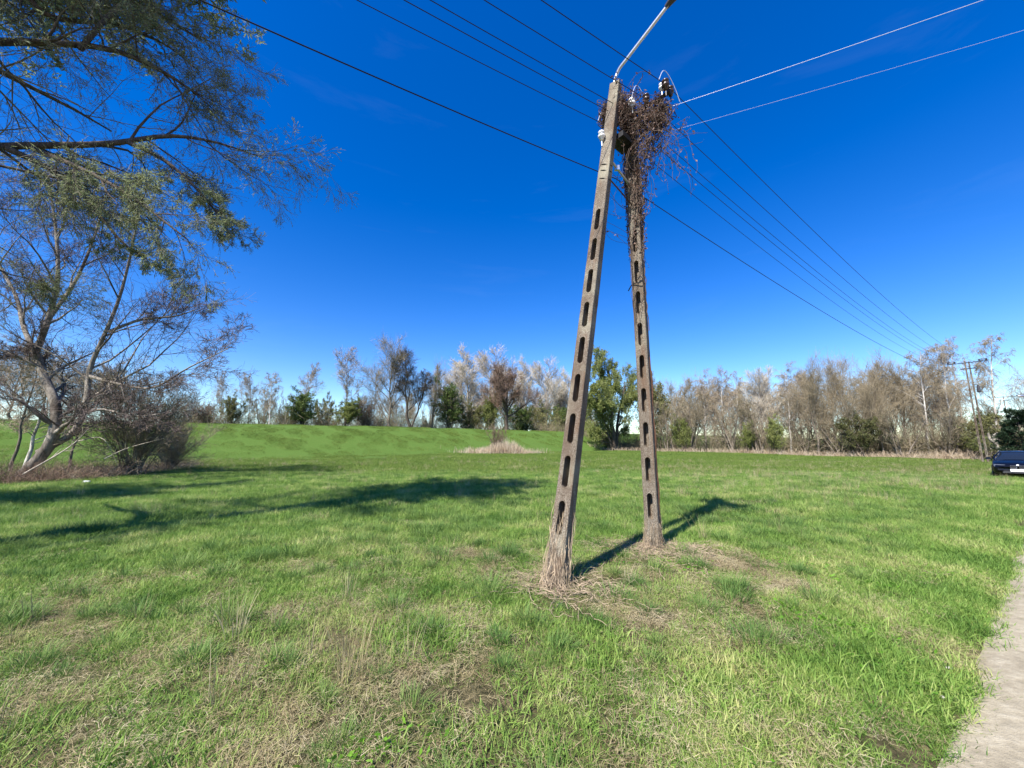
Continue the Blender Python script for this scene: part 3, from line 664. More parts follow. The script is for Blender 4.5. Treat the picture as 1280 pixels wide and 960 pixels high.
# trees left of and behind the big forked tree
for (u, vt, off, pr, lab) in [(8, 430, 68, 'bare0', 'pale bare tree at the left edge behind the forked tree'), (52, 440, 74, 'birch0', 'white birch behind the forked tree, seen between its stems'), (96, 455, 72, 'bare2', 'bare tree far behind the right stem of the forked tree'), (150, 470, 74, 'bare1', 'grey bare tree behind the big grey brown bush'), (205, 486, 72, 'thicket0', 'brushy tree peeping over the right end of the big grey brown bush')]:
    x, y = on_dike(u, off); plant(PR[pr], x, y, at(u, vt, y)[2], lab, 'tree')
pn = far_tree('pine', 1279, 512, 52, W_, -14, 'dark green pine behind the parked car at the right edge', 'pine')

# undergrowth masses
def brush(name, label, pts, hts, n_each, spread, mat, w=.012, lean=.35, K=4, leaf=None, leafm=None):
    """many thin arching stems round each point: one mass"""
    P0 = np.repeat(np.array([[p[0], p[1]] for p in pts]), n_each, 0)+rng.normal(0, spread, (len(pts)*n_each, 2))
    hh = np.repeat(np.asarray(hts, float), n_each)*(.3+.9*rng.random(len(P0)))
    d = nrm(np.c_[rng.normal(0, lean, (len(P0), 2)), np.ones(len(P0))]); out = np.empty((len(P0), K, 3))
    out[:, 0] = np.c_[P0, H(P0[:, 0], P0[:, 1])-.05]
    for k in range(1, K):
        d = nrm(d+rng.normal(0, .22, d.shape)+np.array([0, 0, -.10])); out[:, k] = out[:, k-1]+d*(hh/(K-1))[:, None]
    r = np.full((len(P0), 1), w)*np.linspace(1, .4, K)[None, :]
    mb = MB(); mb.add(*tubes(out, r, 2)); c, rc = grow(out, r, 4, .3, 1, 40, 15, .4, 3, .15, (0, 0, .1), .8); mb.add(*tubes(c, rc, 2))
    mats = [mat]; mi = None; v, f = mb.arrays(); nq = len(f[0])
    if leaf:
        pt, dr = tips(c, .2, 1); lv, lf = leaf_quads(pt, leaf, aspect=.6); f = [np.vstack([f[0], lf+len(v)])]; v = np.vstack([v, lv]); mats = [mat, leafm]; mi = np.r_[np.zeros(nq, int), np.ones(len(lf), int)]
    o = link(bpy.data.objects.new(name, mesh_np(name, v, f, mats, False, mi))); return tag(o, label, 'undergrowth', kind='stuff')
us = np.linspace(735, 1345, 104)
brush('woodland_undergrowth', 'dense brown twiggy undergrowth filling the foot of the right wood', [on_wood(u, 1.5+rng.random()*7) for u in us], [4.2+rng.random()*1.6 for u in us], 75, .9, M['twig'], .023, leaf=.10, leafm=M['leaf_olive'])
us = np.linspace(215, 745, 80)
brush('dike_undergrowth', 'dark twiggy undergrowth along the back of the dike crest', [on_dike(u, 76+rng.random()*8) for u in us], [3.8+rng.random()*2.0 for u in us], 85, 1.2, M['twig_bush'], .026, leaf=.16, leafm=M['leaf_yellow'])
us = np.linspace(742, 1215, 120)
brush('wood_edge_dry_grass', 'pale dry grass strip at the foot of the right wood', [on_wood(u, -2+rng.random()*1.0) for u in us], [.75+.5*max(0, (u-1120)/90)+.3*rng.random() for u in us], 30, .6, M['reed'], .022, .3, 3)

# reed clump at the toe of the dike
rx0, ry0 = on_dike(628, 50.5)
def reed_clump():
    n = 3600; t = rng.normal(0, 1, n)*.8+rng.choice([-.7, -.2, .1, .7], n)*.9; x = rx0-.4+t*2.9; y = ry0+rng.normal(0, .9, n); hh = (.75+1.0*np.exp(-((x-rx0-.6)/2.2)**2))*(.35+1.0*rng.random(n))*(.6+.8*fbm(x, y, .7, 2, 61))
    d = nrm(np.c_[rng.normal(0, .16, (n, 2)), np.ones(n)]); P = np.empty((n, 3, 3)); P[:, 0] = np.c_[x, y, H(x, y)]
    P[:, 1] = P[:, 0]+d*hh[:, None]*.5; P[:, 2] = P[:, 1]+nrm(d+rng.normal(0, .15, d.shape))*hh[:, None]*.5
    mb = MB(); mb.add(*tubes(P, np.full((n, 3), .02)*np.array([[1, .8, .5]]), 2))
    tag(mb.obj('reed_clump', M['reed']), 'clump of pale dead reeds at the foot of the dike', 'reeds', kind='stuff')
reed_clump()
plant(PR['brownbush'], rx0-.9, ry0+.4, at(630, 538, ry0)[2]+.9, 'small bare shrub growing out of the dead reed clump', 'shrub', wid=3.2)

# ------------------------------------------------------------------ the big forked tree on the left
def hero_tree(name, label, cat, stems, levels, bark, twigm, base, leaf=None, leafm=None, sides=(10, 7, 4, 3, 2), wmin=.004):
    root = thing(name, label, cat, base); b = np.asarray(base)
    tb = MB(); cur = [(P-b, r) for P, r in stems]
    for P, r in cur:
        v, f = tubes(P, r, sides[0]); tb.add(v, f)
    tb.obj('trunk', bark, root, True); cb = MB(); cbb = MB()
    for li, lv in enumerate(levels):
        nxt = []
        for P, r in cur:
            p2, r2 = grow(P, r, **lv); r2 = np.maximum(r2, wmin); (cbb if li < 1 else cb).add(*tubes(p2, r2, sides[min(li+1, 4)] if li < len(levels)-1 else 2)); nxt.append((p2, r2))
        cur = nxt
    cbb.obj('branches', bark, root, True)
    v, f = cb.arrays(); nq = len(f[0]); mats = [twigm]; mi = None
    if leaf:
        pts = [tips(P, .1, leaf['n']) for P, r in cur]; pt = np.concatenate([a for a, _ in pts]); dr = np.concatenate([a for _, a in pts])
        lv_, lf_ = leaf_quads(pt, leaf['s'], aspect=leaf['a'], dirs=dr*1.2); f = [np.vstack([f[0], lf_+len(v)])]; v = np.vstack([v, lv_]); mats = [twigm, leafm]; mi = np.r_[np.zeros(nq, int), np.ones(len(lf_), int)]
    link(bpy.data.objects.new('crown', mesh_np('crown', v, f, mats, False, mi)), root)
    return root
YB = 20.0
fb = at(22, 592, YB); fb[2] = Hs(fb[0], fb[1])-.1
T1 = [fb, at(62, 556, YB), at(70, 510, YB), at(55, 470, YB), at(45, 440, YB)]
stems = [stem(T1, .27, .15, 14), stem([at(48, 566, YB), at(92, 540, YB+.4), at(108, 500, YB+.5), at(112, 462, YB+.6), at(130, 420, YB+.4), at(150, 370, YB+.2), at(165, 310, YB), at(175, 255, YB)], .17, .035, 20),
    stem([at(45, 440, YB), at(60, 400, YB-.3), at(72, 350, YB-.6), at(70, 290, YB-.8), at(60, 220, YB-1)], .15, .04, 16),
    stem([at(47, 448, YB), at(30, 410, YB+.3), at(20, 370, YB+.6), at(-5, 320, YB+1), at(-20, 250, YB+1)], .13, .04, 14),
    stem([at(60, 400, YB-.3), at(95, 350, YB+.5), at(120, 290, YB+1), at(135, 230, YB+1.4)], .10, .03, 12),
    stem([at(112, 470, YB+.6), at(140, 478, YB+.2), at(190, 485, YB-.2), at(235, 460, YB-.4), at(285, 436, YB-.5)], .09, .02, 14),
    stem([at(135, 415, YB+.4), at(175, 400, YB+1), at(220, 395, YB+1.2), at(250, 385, YB+1.2)], .09, .02, 12),
    stem([at(52, 460, YB), at(20, 445, YB-.6), at(-20, 430, YB-1)], .09, .04, 8),
    stem([at(110, 515, YB+.4), at(130, 512, YB-.6), at(165, 520, YB-1), at(195, 518, YB-1.2)], .07, .02, 10)]
hero_tree('forked_tree', 'large bare tree with forked leaning silvery trunk at the left field edge', 'tree', stems,
    [L(11, .2, 1, 42, 10, .40, 8, .13, (0, 0, .3), .5, tl=.35), L(9, .15, 1, 42, 14, .5, 6, .16, (0, 0, .1), .5, tl=.4), L(8, .15, 1, 42, 15, .55, 4, .16, (0, 0, .05), .5), L(5, .1, 1, 40, 15, .8, 3, .14, (0, 0, .05), .6)],
    M['bark_fork'], M['twig_fork'], fb, wmin=.006)
# smaller trees beside it
for i, (u, vb, vt, ln, lab) in enumerate([(14, 585, 430, (-1.2, 0), 'curved pale stemmed small tree left of the forked trunk'), (32, 575, 440, (.8, 0), 'thin dark tree just behind the base of the forked tree'), (88, 580, 450, (.5, 0), 'slender dark trunk between the forked tree and the big bush')]):
    x, y, _ = at(u, vb, 24+i*2)
    plant(PR['slim' if i != 1 else 'birch1'], x, y, at(u, vt, y)[2], lab, 'tree', wid=5)
x, y, _ = at(168, 575, 23)
PRbig = proto_tree('big_bush', multi(26, 5, .05, 1.6), [L(9, .05, .97, 32, 12, .5, 6, .12, (0, 0, .15), .6), L(8, .1, 1, 38, 14, .5, 5, .14, (0, 0, 0), .55), L(7, .1, 1, 38, 14, .6, 3, .14, (0, 0, -.1), .6)],
    M['bark'], M['twig_bush'], wmin=.006, sides=4, leaves=dict(n=1, s=.045, j=.03), leafm=M['bud'])
plant(PRbig, x, y, at(165, 455, y)[2], 'big dense grey brown bush right of the forked tree', 'bush', wid=6.4)
x, y, _ = at(215, 568, 27)
plant(PRbig, x, y, at(215, 520, y)[2], 'lower brown bush at the right end of the left thicket', 'bush', wid=4.5, name='low_bush')
def line_pts(a, b, n, j=.3): return [tuple(np.array(a)*(1-t)+np.array(b)*t+rng.normal(0, j, 2)) for t in np.linspace(0, 1, n)]
p0 = at(-60, 612, 17)[:2]; p1 = at(60, 598, 19.5)[:2]; p2 = at(150, 580, 23)[:2]; p3 = at(235, 563, 31)[:2]
brush('bramble_thicket', 'dark red brown bramble thicket under the left trees', line_pts(p0, p1, 14)+line_pts(p1, p2, 14)+line_pts(p2, p3, 12), [1.0+rng.random()*.5 for _ in range(40)], 85, .8, M['twig_red'], .006, .6, 5)
brush('bramble_straw', 'tan dead grass at the edge of the left thicket', line_pts(p1, p2, 14)+line_pts(p2, p3, 14), [.8]*28, 60, .6, M['reed'], .007, .5, 4)
def dead_limb(pts, r0, label):
    b = np.array(pts[0]); root = thing('fallen_branch', label, 'branch', tuple(b)); P, r = stem([np.array(p)-b for p in pts], r0, r0*.3, 10)
    mb = MB(); mb.add(*tubes(P, r, 5)); c, rc = grow(P, r, 6, .2, 1, 45, 10, .35, 4, .15, (0, 0, .1), .6); mb.add(*tubes(c, rc, 3)); mb.obj('limb', M['bark_silver'], root, True)
dead_limb([at(28, 596, 18.5)+[0, 0, .1], at(85, 560, 19)+[0, 0, 0], at(112, 535, 19.5)], .045, 'pale dead branch leaning up from the base of the forked tree')
dead_limb([at(130, 574, 21), at(160, 560, 21.3), at(205, 548, 21.8)], .035, 'pale dead branch poking out of the front of the big bush')
dead_limb([at(95, 552, 20), at(128, 548, 20.3), at(146, 578, 20.5)], .03, 'thin bent dead branch below the right stem of the forked tree')
lit = at(112, 580, 19); mb = MB(); mb.box((0, 0, .06), (.26, .16, .10), taper=.75); o = mb.obj('litter_bag', M['white']); o.location = (lit[0], lit[1], Hs(lit[0], lit[1])); o.rotation_euler = (0, .1, .4); tag(o, 'small white scrap of litter at the foot of the left thicket', 'litter')

# ------------------------------------------------------------------ overhanging willow, trunk out of frame at the left
wb = np.array([-11.6, 3.6, Hs(-11.6, 3.6)-.1])
c0 = wb+[.3, .3, 6.0]
stems = [stem([wb, wb+[.1, .1, 3], c0, wb+[.2, .5, 9], wb+[.6, .8, 12.5], wb+[.8, 1.6, 18]], .40, .10, 20),
    stem([c0, at(-60, 190, 6.0), at(0, 183, 6.5), at(130, 180, 7.0), at(210, 170, 7.3), at(270, 178, 7.5), at(330, 198, 7.8)], .10, .010, 20),
    stem([at(160, 178, 7.1), at(205, 200, 7.2), at(245, 235, 7.3), at(268, 262, 7.5), at(284, 280, 7.6)], .045, .01, 14),
    stem([at(10, 186, 6.5), at(60, 210, 6.7), at(100, 240, 6.9), at(150, 300, 7.1), at(175, 318, 7.2)], .06, .012, 12),
    stem([at(40, 185, 6.6), at(110, 215, 6.4), at(170, 250, 6.4), at(235, 300, 6.5)], .05, .012, 12),
    stem([c0+[0, 0, 1.4], at(-40, 60, 5.8), at(0, 52, 6.2), at(130, 60, 6.8), at(200, 88, 7.2), at(235, 110, 7.4), at(262, 128, 7.6)], .095, .010, 20),
    stem([c0+[0, 0, 2.2], at(-20, -40, 6.0), at(60, 20, 6.6), at(140, 30, 7.2), at(205, 55, 7.7), at(250, 90, 8.0)], .08, .010, 18),
    stem([at(100, 62, 6.6), at(140, 15, 6.7), at(185, -20, 6.9), at(205, -60, 7.2)], .05, .010, 12),
    stem([c0+[0, 0, 3], wb+[1.6, 2.2, 10.5], wb+[2.8, 3.8, 12], wb+[3.6, 4.8, 12.2]], .10, .02, 14),
    
    stem([c0+[0, 0, 4], wb+[2.2, .8, 13.5], wb+[3.4, 1.2, 17]], .12, .03, 12), stem([c0+[0, 0, 1], at(-40, 250, 7.5), at(-10, 330, 8.2), at(40, 350, 8.8)], .05, .010, 12),
    stem([c0+[0, 0, 5], wb+[.8, 3.2, 13.5], wb+[1.6, 5.0, 17]], .14, .03, 12), stem([wb+[.4, .8, 12], wb+[1.4, 2, 15], wb+[3.2, 3.6, 18]], .12, .03, 12), stem([wb+[.4, .8, 11], wb+[2.4, 2.4, 13.8], wb+[4.0, 4.0, 16.5]], .12, .03, 12)]
WIL = hero_tree('overhanging_willow', 'big willow overhanging from the left with drooping twigs and tiny young leaves', 'willow', stems,
    [L(14, .15, 1, 44, 12, .28, 8, .12, (0, 0, 0), .5, tl=.3), L(8, .12, 1, 42, 14, .5, 6, .13, (0, 0, -.1), .5, tl=.35), L(7, .1, 1, 40, 15, .55, 4, .12, (0, 0, -.12), .5), L(5, .1, 1, 34, 14, .9, 3, .10, (0, 0, -.3), .6)],
    M['bark_dark'], M['twig_willow'], wb, leaf=dict(n=3, s=.056, a=.16), leafm=M['willow_leaf'], wmin=.0026)
hi = [stem([wb-wb+[.4, .9, 11], wb-wb+p, wb-wb+np.array(p)+q_], .12, .03, 10) for p, q_ in (([1.8, 2.4, 13.5], [2.0, 2.2, 1.5]), ([.4, 2.2, 14], [.2, 2.0, 2]), ([2.0, .8, 14], [1.6, .8, 2]), ([.6, 3.0, 13.0], [.8, 2.4, 1.6]), ([1.2, 1.2, 15], [.8, 1.6, 3]), ([2.4, 2.6, 13.2], [1.4, 1.4, .9]))]
hb = MB(); cur = hi
for lv in (L(10, .1, 1, 48, 12, .5, 6, .12, (0, 0, .1), .5), L(8, .1, 1, 44, 14, .55, 5, .12, (0, 0, 0), .5), L(8, .1, 1, 40, 14, .65, 3, .12, (0, 0, -.2), .6)):
    nx_ = []
    for P, rr_ in cur:
        a_, b_ = grow(P, rr_, **lv); b_ = np.maximum(b_, .006); hb.add(*tubes(a_, b_, 2)); nx_.append((a_, b_))
    cur = nx_
for P, rr_ in hi: hb.add(*tubes(P, rr_, 6))
v_, f_ = hb.arrays(); nq_ = len(f_[0]); pt_ = [tips(P, .05, 16) for P, rr_ in cur]; lv_, lf_ = leaf_quads(np.concatenate([a for a, b in pt_]), .125, aspect=.3)
link(bpy.data.objects.new('upper_crown', mesh_np('upper_crown', np.vstack([v_, lv_]), [np.vstack([f_[0], lf_+len(v_)])], [M['twig_dark'], M['willow_leaf']], False, np.r_[np.zeros(nq_, int), np.ones(len(lf_), int)])), WIL)
# its neighbour, known by its long shadows across the meadow
plant(PR['dark'], -21.5, 8.5, 15, 'tall bare tree beyond the left edge that throws long shadows on the meadow', 'tree', wid=9)

# ------------------------------------------------------------------ the twin legged concrete pole
B1 = np.array([.52, 5.15]); B2 = np.array([2.39, 6.80]); Ad = (B2-B1)/np.linalg.norm(B2-B1); Pd = np.array([Ad[1], -Ad[0]])
A3 = np.array([Ad[0], Ad[1], 0]); P3 = np.array([Pd[0], Pd[1], 0]); Z3 = np.array([0, 0, 1.])
def leg_mesh(Lg, w0, w1, d0, d1, nslots, z_first, rs, name='concrete_leg', mat=None):
    """tapered concrete post with a row of rounded slots right through it. local: x = slotted face width, y = depth, z up"""
    pitch = .60; sl_ = pitch*.72
    marks = [(0, 0)]
    for i in range(nslots):
        a = z_first+i*pitch; b = a+sl_; hw = .5*.30
        for k in range(5): th = k/4*math.pi/2; marks.append((a+rs*(1-math.cos(th)) if k else a, math.sin(th)))
        for k in range(5): th = (4-k)/4*math.pi/2; marks.append((b-rs*(1-math.cos(th)), math.sin(th)))
    marks += [(Lg-1.6, 0), (Lg-.9, 0), (Lg-.4, 0), (Lg, 0)]
    z = np.array([m[0] for m in marks]); s = np.array([m[1] for m in marks]); t = z/Lg
    w = w0+(w1-w0)*t; d = d0+(d1-d0)*t; hw = s*w*.20; n = len(z); ch = .10
    w = w*(1+rng.normal(0, .012, n)); mb = MB()
    def quadstrip(a, b): # a,b (n,3)
        v = np.stack([a, b], 1).reshape(-1, 3); i = np.arange(n-1)*2; mb.add(v, np.stack([i, i+1, i+3, i+2], -1))
    def pt(x, y): return np.stack([x, y, z], -1)
    rec = d*.10
    for sg in (-1, 1):
        # front (sg=-1) and back (sg=1) faces, two halves each, chamfered corner
        for sx in (-1, 1):
            inn = pt(sx*hw, sg*d/2); out = pt(sx*w/2*(1-ch), sg*d/2); cor = pt(sx*w/2, sg*d/2*(1-ch))
            if sx*sg < 0: quadstrip(inn, out); quadstrip(out, cor)
            else: quadstrip(out, inn); quadstrip(cor, out)
    for sx in (-1, 1):
        a = pt(sx*w/2, -d/2*(1-ch)); b = pt(sx*w/2, d/2*(1-ch)); quadstrip(*((a, b) if sx > 0 else (b, a)))
        a = pt(sx*hw, -d/2); b = pt(sx*hw, d/2)
        v = np.stack([a, b], 1).reshape(-1, 3); i = np.arange(n-1)*2; k = (s[:-1]+s[1:]) > 0; i = i[k]
        f = np.stack([i, i+2, i+3, i+1], -1) if sx > 0 else np.stack([i, i+1, i+3, i+2], -1); mb.add(v, f)
    # thin web closing each slot part way in
    a = pt(-hw, d*.40); b = pt(hw, d*.40); v = np.stack([a, b], 1).reshape(-1, 3); i = np.arange(n-1)*2; i = i[(s[:-1]+s[1:]) > 0]; mb.add(v, np.stack([i, i+1, i+3, i+2], -1))
    W_t, D_t = w[-1]/2, d[-1]/2; mb.add([[-W_t, -D_t, Lg], [W_t, -D_t, Lg], [W_t, D_t, Lg], [-W_t, D_t, Lg]], [[0, 1, 2, 3]])
    return mb
# local frame of a leg: x along P3 (across), y along the pole's run A3
def leg_obj(base, top, parent, origin, dims, ns, zf):
    ax_ = top-base; Lg = np.linalg.norm(ax_); zc = ax_/Lg; P3r = P3*math.cos(R(13))+A3*math.sin(R(13)); xc = nrm(P3r-zc*(P3r@zc)); yc = np.cross(zc, xc)
    mb = leg_mesh(Lg, *dims, ns, zf, .05); v, f = mb.arrays(); v = v@np.stack([xc, yc, zc])+(base-origin)
    me = mesh_np('concrete_leg', v, f, M['concrete']); o = link(bpy.data.objects.new('concrete_leg', me), parent); return o, (lambda t, a=0, b=0: base+ax_*t+xc*a+yc*b)
pc = (B1+B2)/2; porg = np.array([pc[0], pc[1], 0.])
pole = thing('utility_pole', 'weathered twin legged concrete utility pole with slotted legs and dead vines', 'utility pole', tuple(porg))
b1 = np.array([*B1, Hs(*B1)-.15]); b2 = np.array([*B2, Hs(*B2)-.15])
tp1 = np.array([*(B1+Ad*2.0), 8.72]); tp2 = np.array([*(B1+Ad*2.42), 8.55])
l1, F1 = leg_obj(b1, tp1, pole, porg, (.235, .19, .19, .15), 9, .78); l1['label'] = 'front leaning slotted leg'
l2, F2 = leg_obj(b2, tp2, pole, porg, (.235, .18, .19, .14), 9, .66); l2['label'] = 'rear upright slotted leg'
XT = np.array([*(B1+Ad*2.22), 0])        # middle of the head
def hd(t, z, a=0): return XT+P3*t+A3*a+Z3*z
mb = MB(); mb.tube([hd(-.42, 8.10)-porg, hd(.95, 7.98)-porg], .045, 4); mb.tube([hd(-.1, 7.70)-porg, hd(.80, 7.96)-porg], .022, 4); o = mb.obj('crossarm', M['dark_metal'], pole)
def insul(c, mat, s=1.0, dirv=(0, 0, 1)):
    prof = [(0, 0), (.035, 0), (.035, .05), (.06, .06), (.065, .09), (.04, .10), (.04, .13), (.058, .14), (.058, .165), (.03, .18), (.0, .19)]
    q = Vector(dirv).to_track_quat('Z', 'Y').to_matrix(); mb = MB(); mb.lathe(np.array(prof)*s, c-porg, np.array(q), 12); mb.tube([c-porg-np.array(dirv)*.12, c-porg+np.array(dirv)*.02], .012, 5); mb.obj('insulator', mat, pole, True)
for t, z, a, m, s in ((.90, 8.0, -.08, 'porcelain_dark', 1.1), (.90, 8.0, .10, 'porcelain_dark', 1.0), (-.36, 8.10, -.08, 'porcelain_dark', 1.1), (-.36, 8.10, .1, 'porcelain_dark', .9), (.28, 8.06, -.15, 'porcelain', 1.0), (.52, 8.03, -.06, 'porcelain_dark', 1.0)):
    insul(hd(t, z, a), M[m], s)
insul(hd(-.06, 7.28, -.68), M['porcelain'], 1.0); insul(hd(.80, 8.1, -.02), M['porcelain'], .8)
mb = MB(); mb.box(hd(.02, 7.5, -.12)-porg, (.30, .42, .10), np.stack([P3, A3, Z3], 1)); mb.obj('clamp_band', M['dark_metal'], pole); mb = MB(); mb.box(hd(.02, 8.3, 0)-porg, (.26, .5, .06), np.stack([P3, A3, Z3], 1)); mb.obj('clamp_band', M['dark_metal'], pole)
mb = MB(); a_ = F1(.79, .06, .02); b_ = F2(.79, -.02, -.05); mb.tube([a_-porg, b_-porg], .022, 5); mb.box((a_*.7+b_*.3)-porg, (.09, .05, .09)); mb.obj('steel_tie', M['galv'], pole)
mb = MB(); a_ = F1(.745, .06, .02); b_ = F2(.745, -.02, -.05); mb.tube([a_-porg, b_-porg], .014, 5); mb.obj('tie_rod', M['rust'], pole)
# wire jumpers arching over the insulators
def jumper(c0_, c1_, up, mat='wire_pale'):
    m_ = (c0_+c1_)/2+Z3*up; mb = MB(); mb.tube(smooth_path([c0_, c0_*.75+c1_*.25+Z3*up*.9, m_, c0_*.2+c1_*.8+Z3*up*.55, c1_], 14)-porg, .006, 4); mb.obj('jumper_wire', M[mat], pole, True)
jumper(hd(.86, 8.1, -.25), hd(.95, 8.0, .35), .35); jumper(hd(-.38, 8.15, -.3), hd(-.36, 8.1, .12), .28); jumper(hd(.3, 8.2, -.2), hd(.4, 8.1, .3), .4)
mb = MB()
for z in (.77, .755, .735):
    c = F1(z); k = np.linspace(0, 2*math.pi, 14); mb.tube([F1(z+.003*math.sin(2*a), .11*math.cos(a), .09*math.sin(a))-porg for a in k], .008, 4)
mb.obj('binding_wire', M['dark_metal'], pole)
mb = MB(); hk = F2(.565, .02, -.12)-porg; mb.tube(smooth_path([hk+P3*.0+Z3*.0, hk+P3*.05+Z3*.05, hk+P3*.1+Z3*.0, hk+P3*.06-Z3*.06, hk-P3*.1-Z3*.04, hk-P3*.2-Z3*.15], 16), .010, 5); mb.obj('iron_hook', M['dark_metal'], pole)
mb = MB(); cb_ = F2(.22, .10, .02)-porg
mb.tube([F2(t, .115+.01*math.sin(t*60), .03)-porg for t in np.linspace(.0, .40, 24)], .016, 5); mb.obj('ground_cable', M['rust'], pole, True)

# street lamp on top
la0 = hd(-.08, 8.5, -.22); lk = np.array([2.07, 6.57, 9.10])
lamp = thing('street_lamp', 'street lamp on a bent silver arm above the twin legged pole', 'street lamp', tuple(la0)); hd_end = np.array([2.83, 5.69, 9.60])
mb = MB(); mb.tube(np.vstack([smooth_path([la0-la0, (lk-la0)*.55+Z3*.04, lk-la0-Z3*.07, lk-la0+(hd_end-lk)*.07, lk-la0+(hd_end-lk)*.2], 22), hd_end-la0]), .030, 8); mb.obj('arm', M['galv'], lamp, True)
dv = nrm(hd_end-lk); sd_ = nrm(np.cross(dv, Z3)); upv = np.cross(sd_, dv)
st_ = [(-.10, .045, .045), (0, .06, .06), (.10, .085, .075), (.32, .14, .10), (.55, .135, .09), (.68, .06, .05)]
V = []; 
for x_, a, b in st_:
    for k in range(10): th = k/10*2*math.pi; V.append(hd_end+dv*x_+sd_*a*math.cos(th)+upv*b*(math.sin(th) if math.sin(th) > 0 else .6*math.sin(th))-la0)
V = np.array(V); F_ = [[i*10+j, i*10+(j+1) % 10, (i+1)*10+(j+1) % 10, (i+1)*10+j] for i in range(len(st_)-1) for j in range(10)]
mb = MB(); mb.add(V, F_); mb.add(V[:10], [[0, 1, 2, 3]]).add(V[-10:], [[0, 1, 2, 3], [3, 4, 5, 6], [6, 7, 8, 9], [9, 0, 3, 6]]); mb.obj('lamp_head', M['lamp_body'], lamp, True)
mb = MB(); 
for i in range(1): mb.lathe([(0, -.02), (.10, 0), (.11, .03), (0, .04)], hd_end+dv*.36-upv*.07-la0, np.stack([dv*1.5, sd_, upv], 1), 12)
mb.obj('lens', M['headlamp'], lamp, True)

# dead vines round the pole head and down the rear leg
def vines():
    root = thing('dead_vine', 'tangle of dead climbing vine hanging from the pole head and rear leg', 'vine', (float(B2[0]), float(B2[1]), Hs(*B2)))
    o_ = np.array(root.location)
    S_ = MB(); Lf = []; tl = []
    def add_path(P, r, n=3): S_.add(*tubes(np.asarray(P)[None]-o_, np.full((1, len(P)), r), n)); tl.append((np.asarray(P)))
    # main stems twisting up the rear leg
    for j in range(34):
        t1 = .80+.2*rng.random(); t0 = .45+.05*rng.random() if j < 5 else .60+.2*rng.random()
        if t1-t0 < .1: t1 = t0+.15
        K = 40; ph = rng.random()*6.28; tw = rng.normal(0, 3); rad = .11+.04*rng.random()
        P = [F2(t, rad*1.1*math.cos(ph+tw*(t-t0)*3)+rng.normal(0, .012), rad*math.sin(ph+tw*(t-t0)*3)+rng.normal(0, .012)) for t in np.linspace(t0, min(t1, 1.0), K)]
        add_path(P, .004+.008*rng.random()**2)
    # tangle clouds at the head: long random walks pulled to centres
    cents = [(hd(.36, 7.85), (.20, .20, .26), 105), (hd(.72, 7.70), (.12, .12, .26), 95), (hd(.08, 7.9), (.09, .16, .32), 60), (hd(-.24, 8.25, -.2), (.08, .09, .14), 60), (F2(.82, .1, 0), (.12, .12, .45), 60), (F1(.93, .10, .10), (.05, .08, .35), 46), (F2(.72, .06), (.10, .10, .4), 26), (hd(.12, 8.45), (.16, .16, .12), 14), (hd(.45, 7.2), (.12, .12, .25), 26)]
    for c, sz, n in cents:
        for j in range(n):
            K = 22; p = c+rng.normal(0, 1, 3)*np.array(sz)*.8; d = nrm(rng.normal(0, 1, 3)); P = [p]
            for k in range(K):
                d = nrm(d+rng.normal(0, .42, 3)+(c-p)*np.array([.35, .35, .2])/np.array(sz)/1.5+np.array([0, 0, -.05])); p = p+d*.036; P.append(p)
            add_path(P, .003+.006*rng.random()**2)
    # hanging strands
    for j in range(40):
        s0 = hd(.1+.75*rng.random(), 7.4+.5*rng.random(), rng.normal(0, .12)); n = 18+int(rng.random()*16); p = s0; P = [p]; d = nrm(np.array([rng.normal(0, .5), rng.normal(0, .5), -1]))
        for k in range(n): d = nrm(d+rng.normal(0, .24, 3)+np.array([0, 0, -.2])); p = p+d*.05; P.append(p)
        add_path(P, .0025+.002*rng.random())
    # one long strand that swings out to the right
    add_path(smooth_path([hd(.5, 7.5), hd(.75, 7.35), hd(.95, 7.1), hd(1.02, 6.8), hd(.98, 6.6), hd(1.08, 6.4)], 30)+rng.normal(0, .008, (30, 3)), .004)
    for j in range(12):
        b = hd(.6+.5*rng.random(), 6.9+.5*rng.random()); add_path(smooth_path([b, b+rng.normal(0, .12, 3), b+rng.normal(0, .2, 3)-Z3*.15, b+rng.normal(0, .2, 3)-Z3*.3], 12), .0025)
    # strands arching over the top
    add_path(smooth_path([hd(.0, 8.4), hd(.1, 8.7), hd(.35, 8.85), hd(.55, 8.72), hd(.62, 8.6)], 24), .004)
    add_path(smooth_path([hd(-.05, 8.3), hd(.15, 8.55), hd(.25, 8.75), hd(.2, 8.5), hd(.35, 8.35)], 24), .004)
    # thin strands between the legs
    for j in range(14):
        t = .62+.25*rng.random(); a = F1(t, .08*rng.normal(), 0); b = F2(t-.03+.06*rng.random(), .08*rng.normal(), 0); m = (a+b)/2+rng.normal(0, .12, 3); add_path(smooth_path([a, m, b], 12), .003)
    S_.obj('stems', M['vine'], root, True)
    pts = np.concatenate([p[rng.random(len(p)) < .34] for p in tl])-o_; pts = pts[pts[:, 2] > 5.2]; pts = pts+rng.normal(0, .015, pts.shape)
    lb = MB(); lb.add(*leaf_quads(pts, .050, aspect=.5)); lb.obj('withered_leaves', M['dead_leaf'], root)['kind'] = 'stuff'
vines()
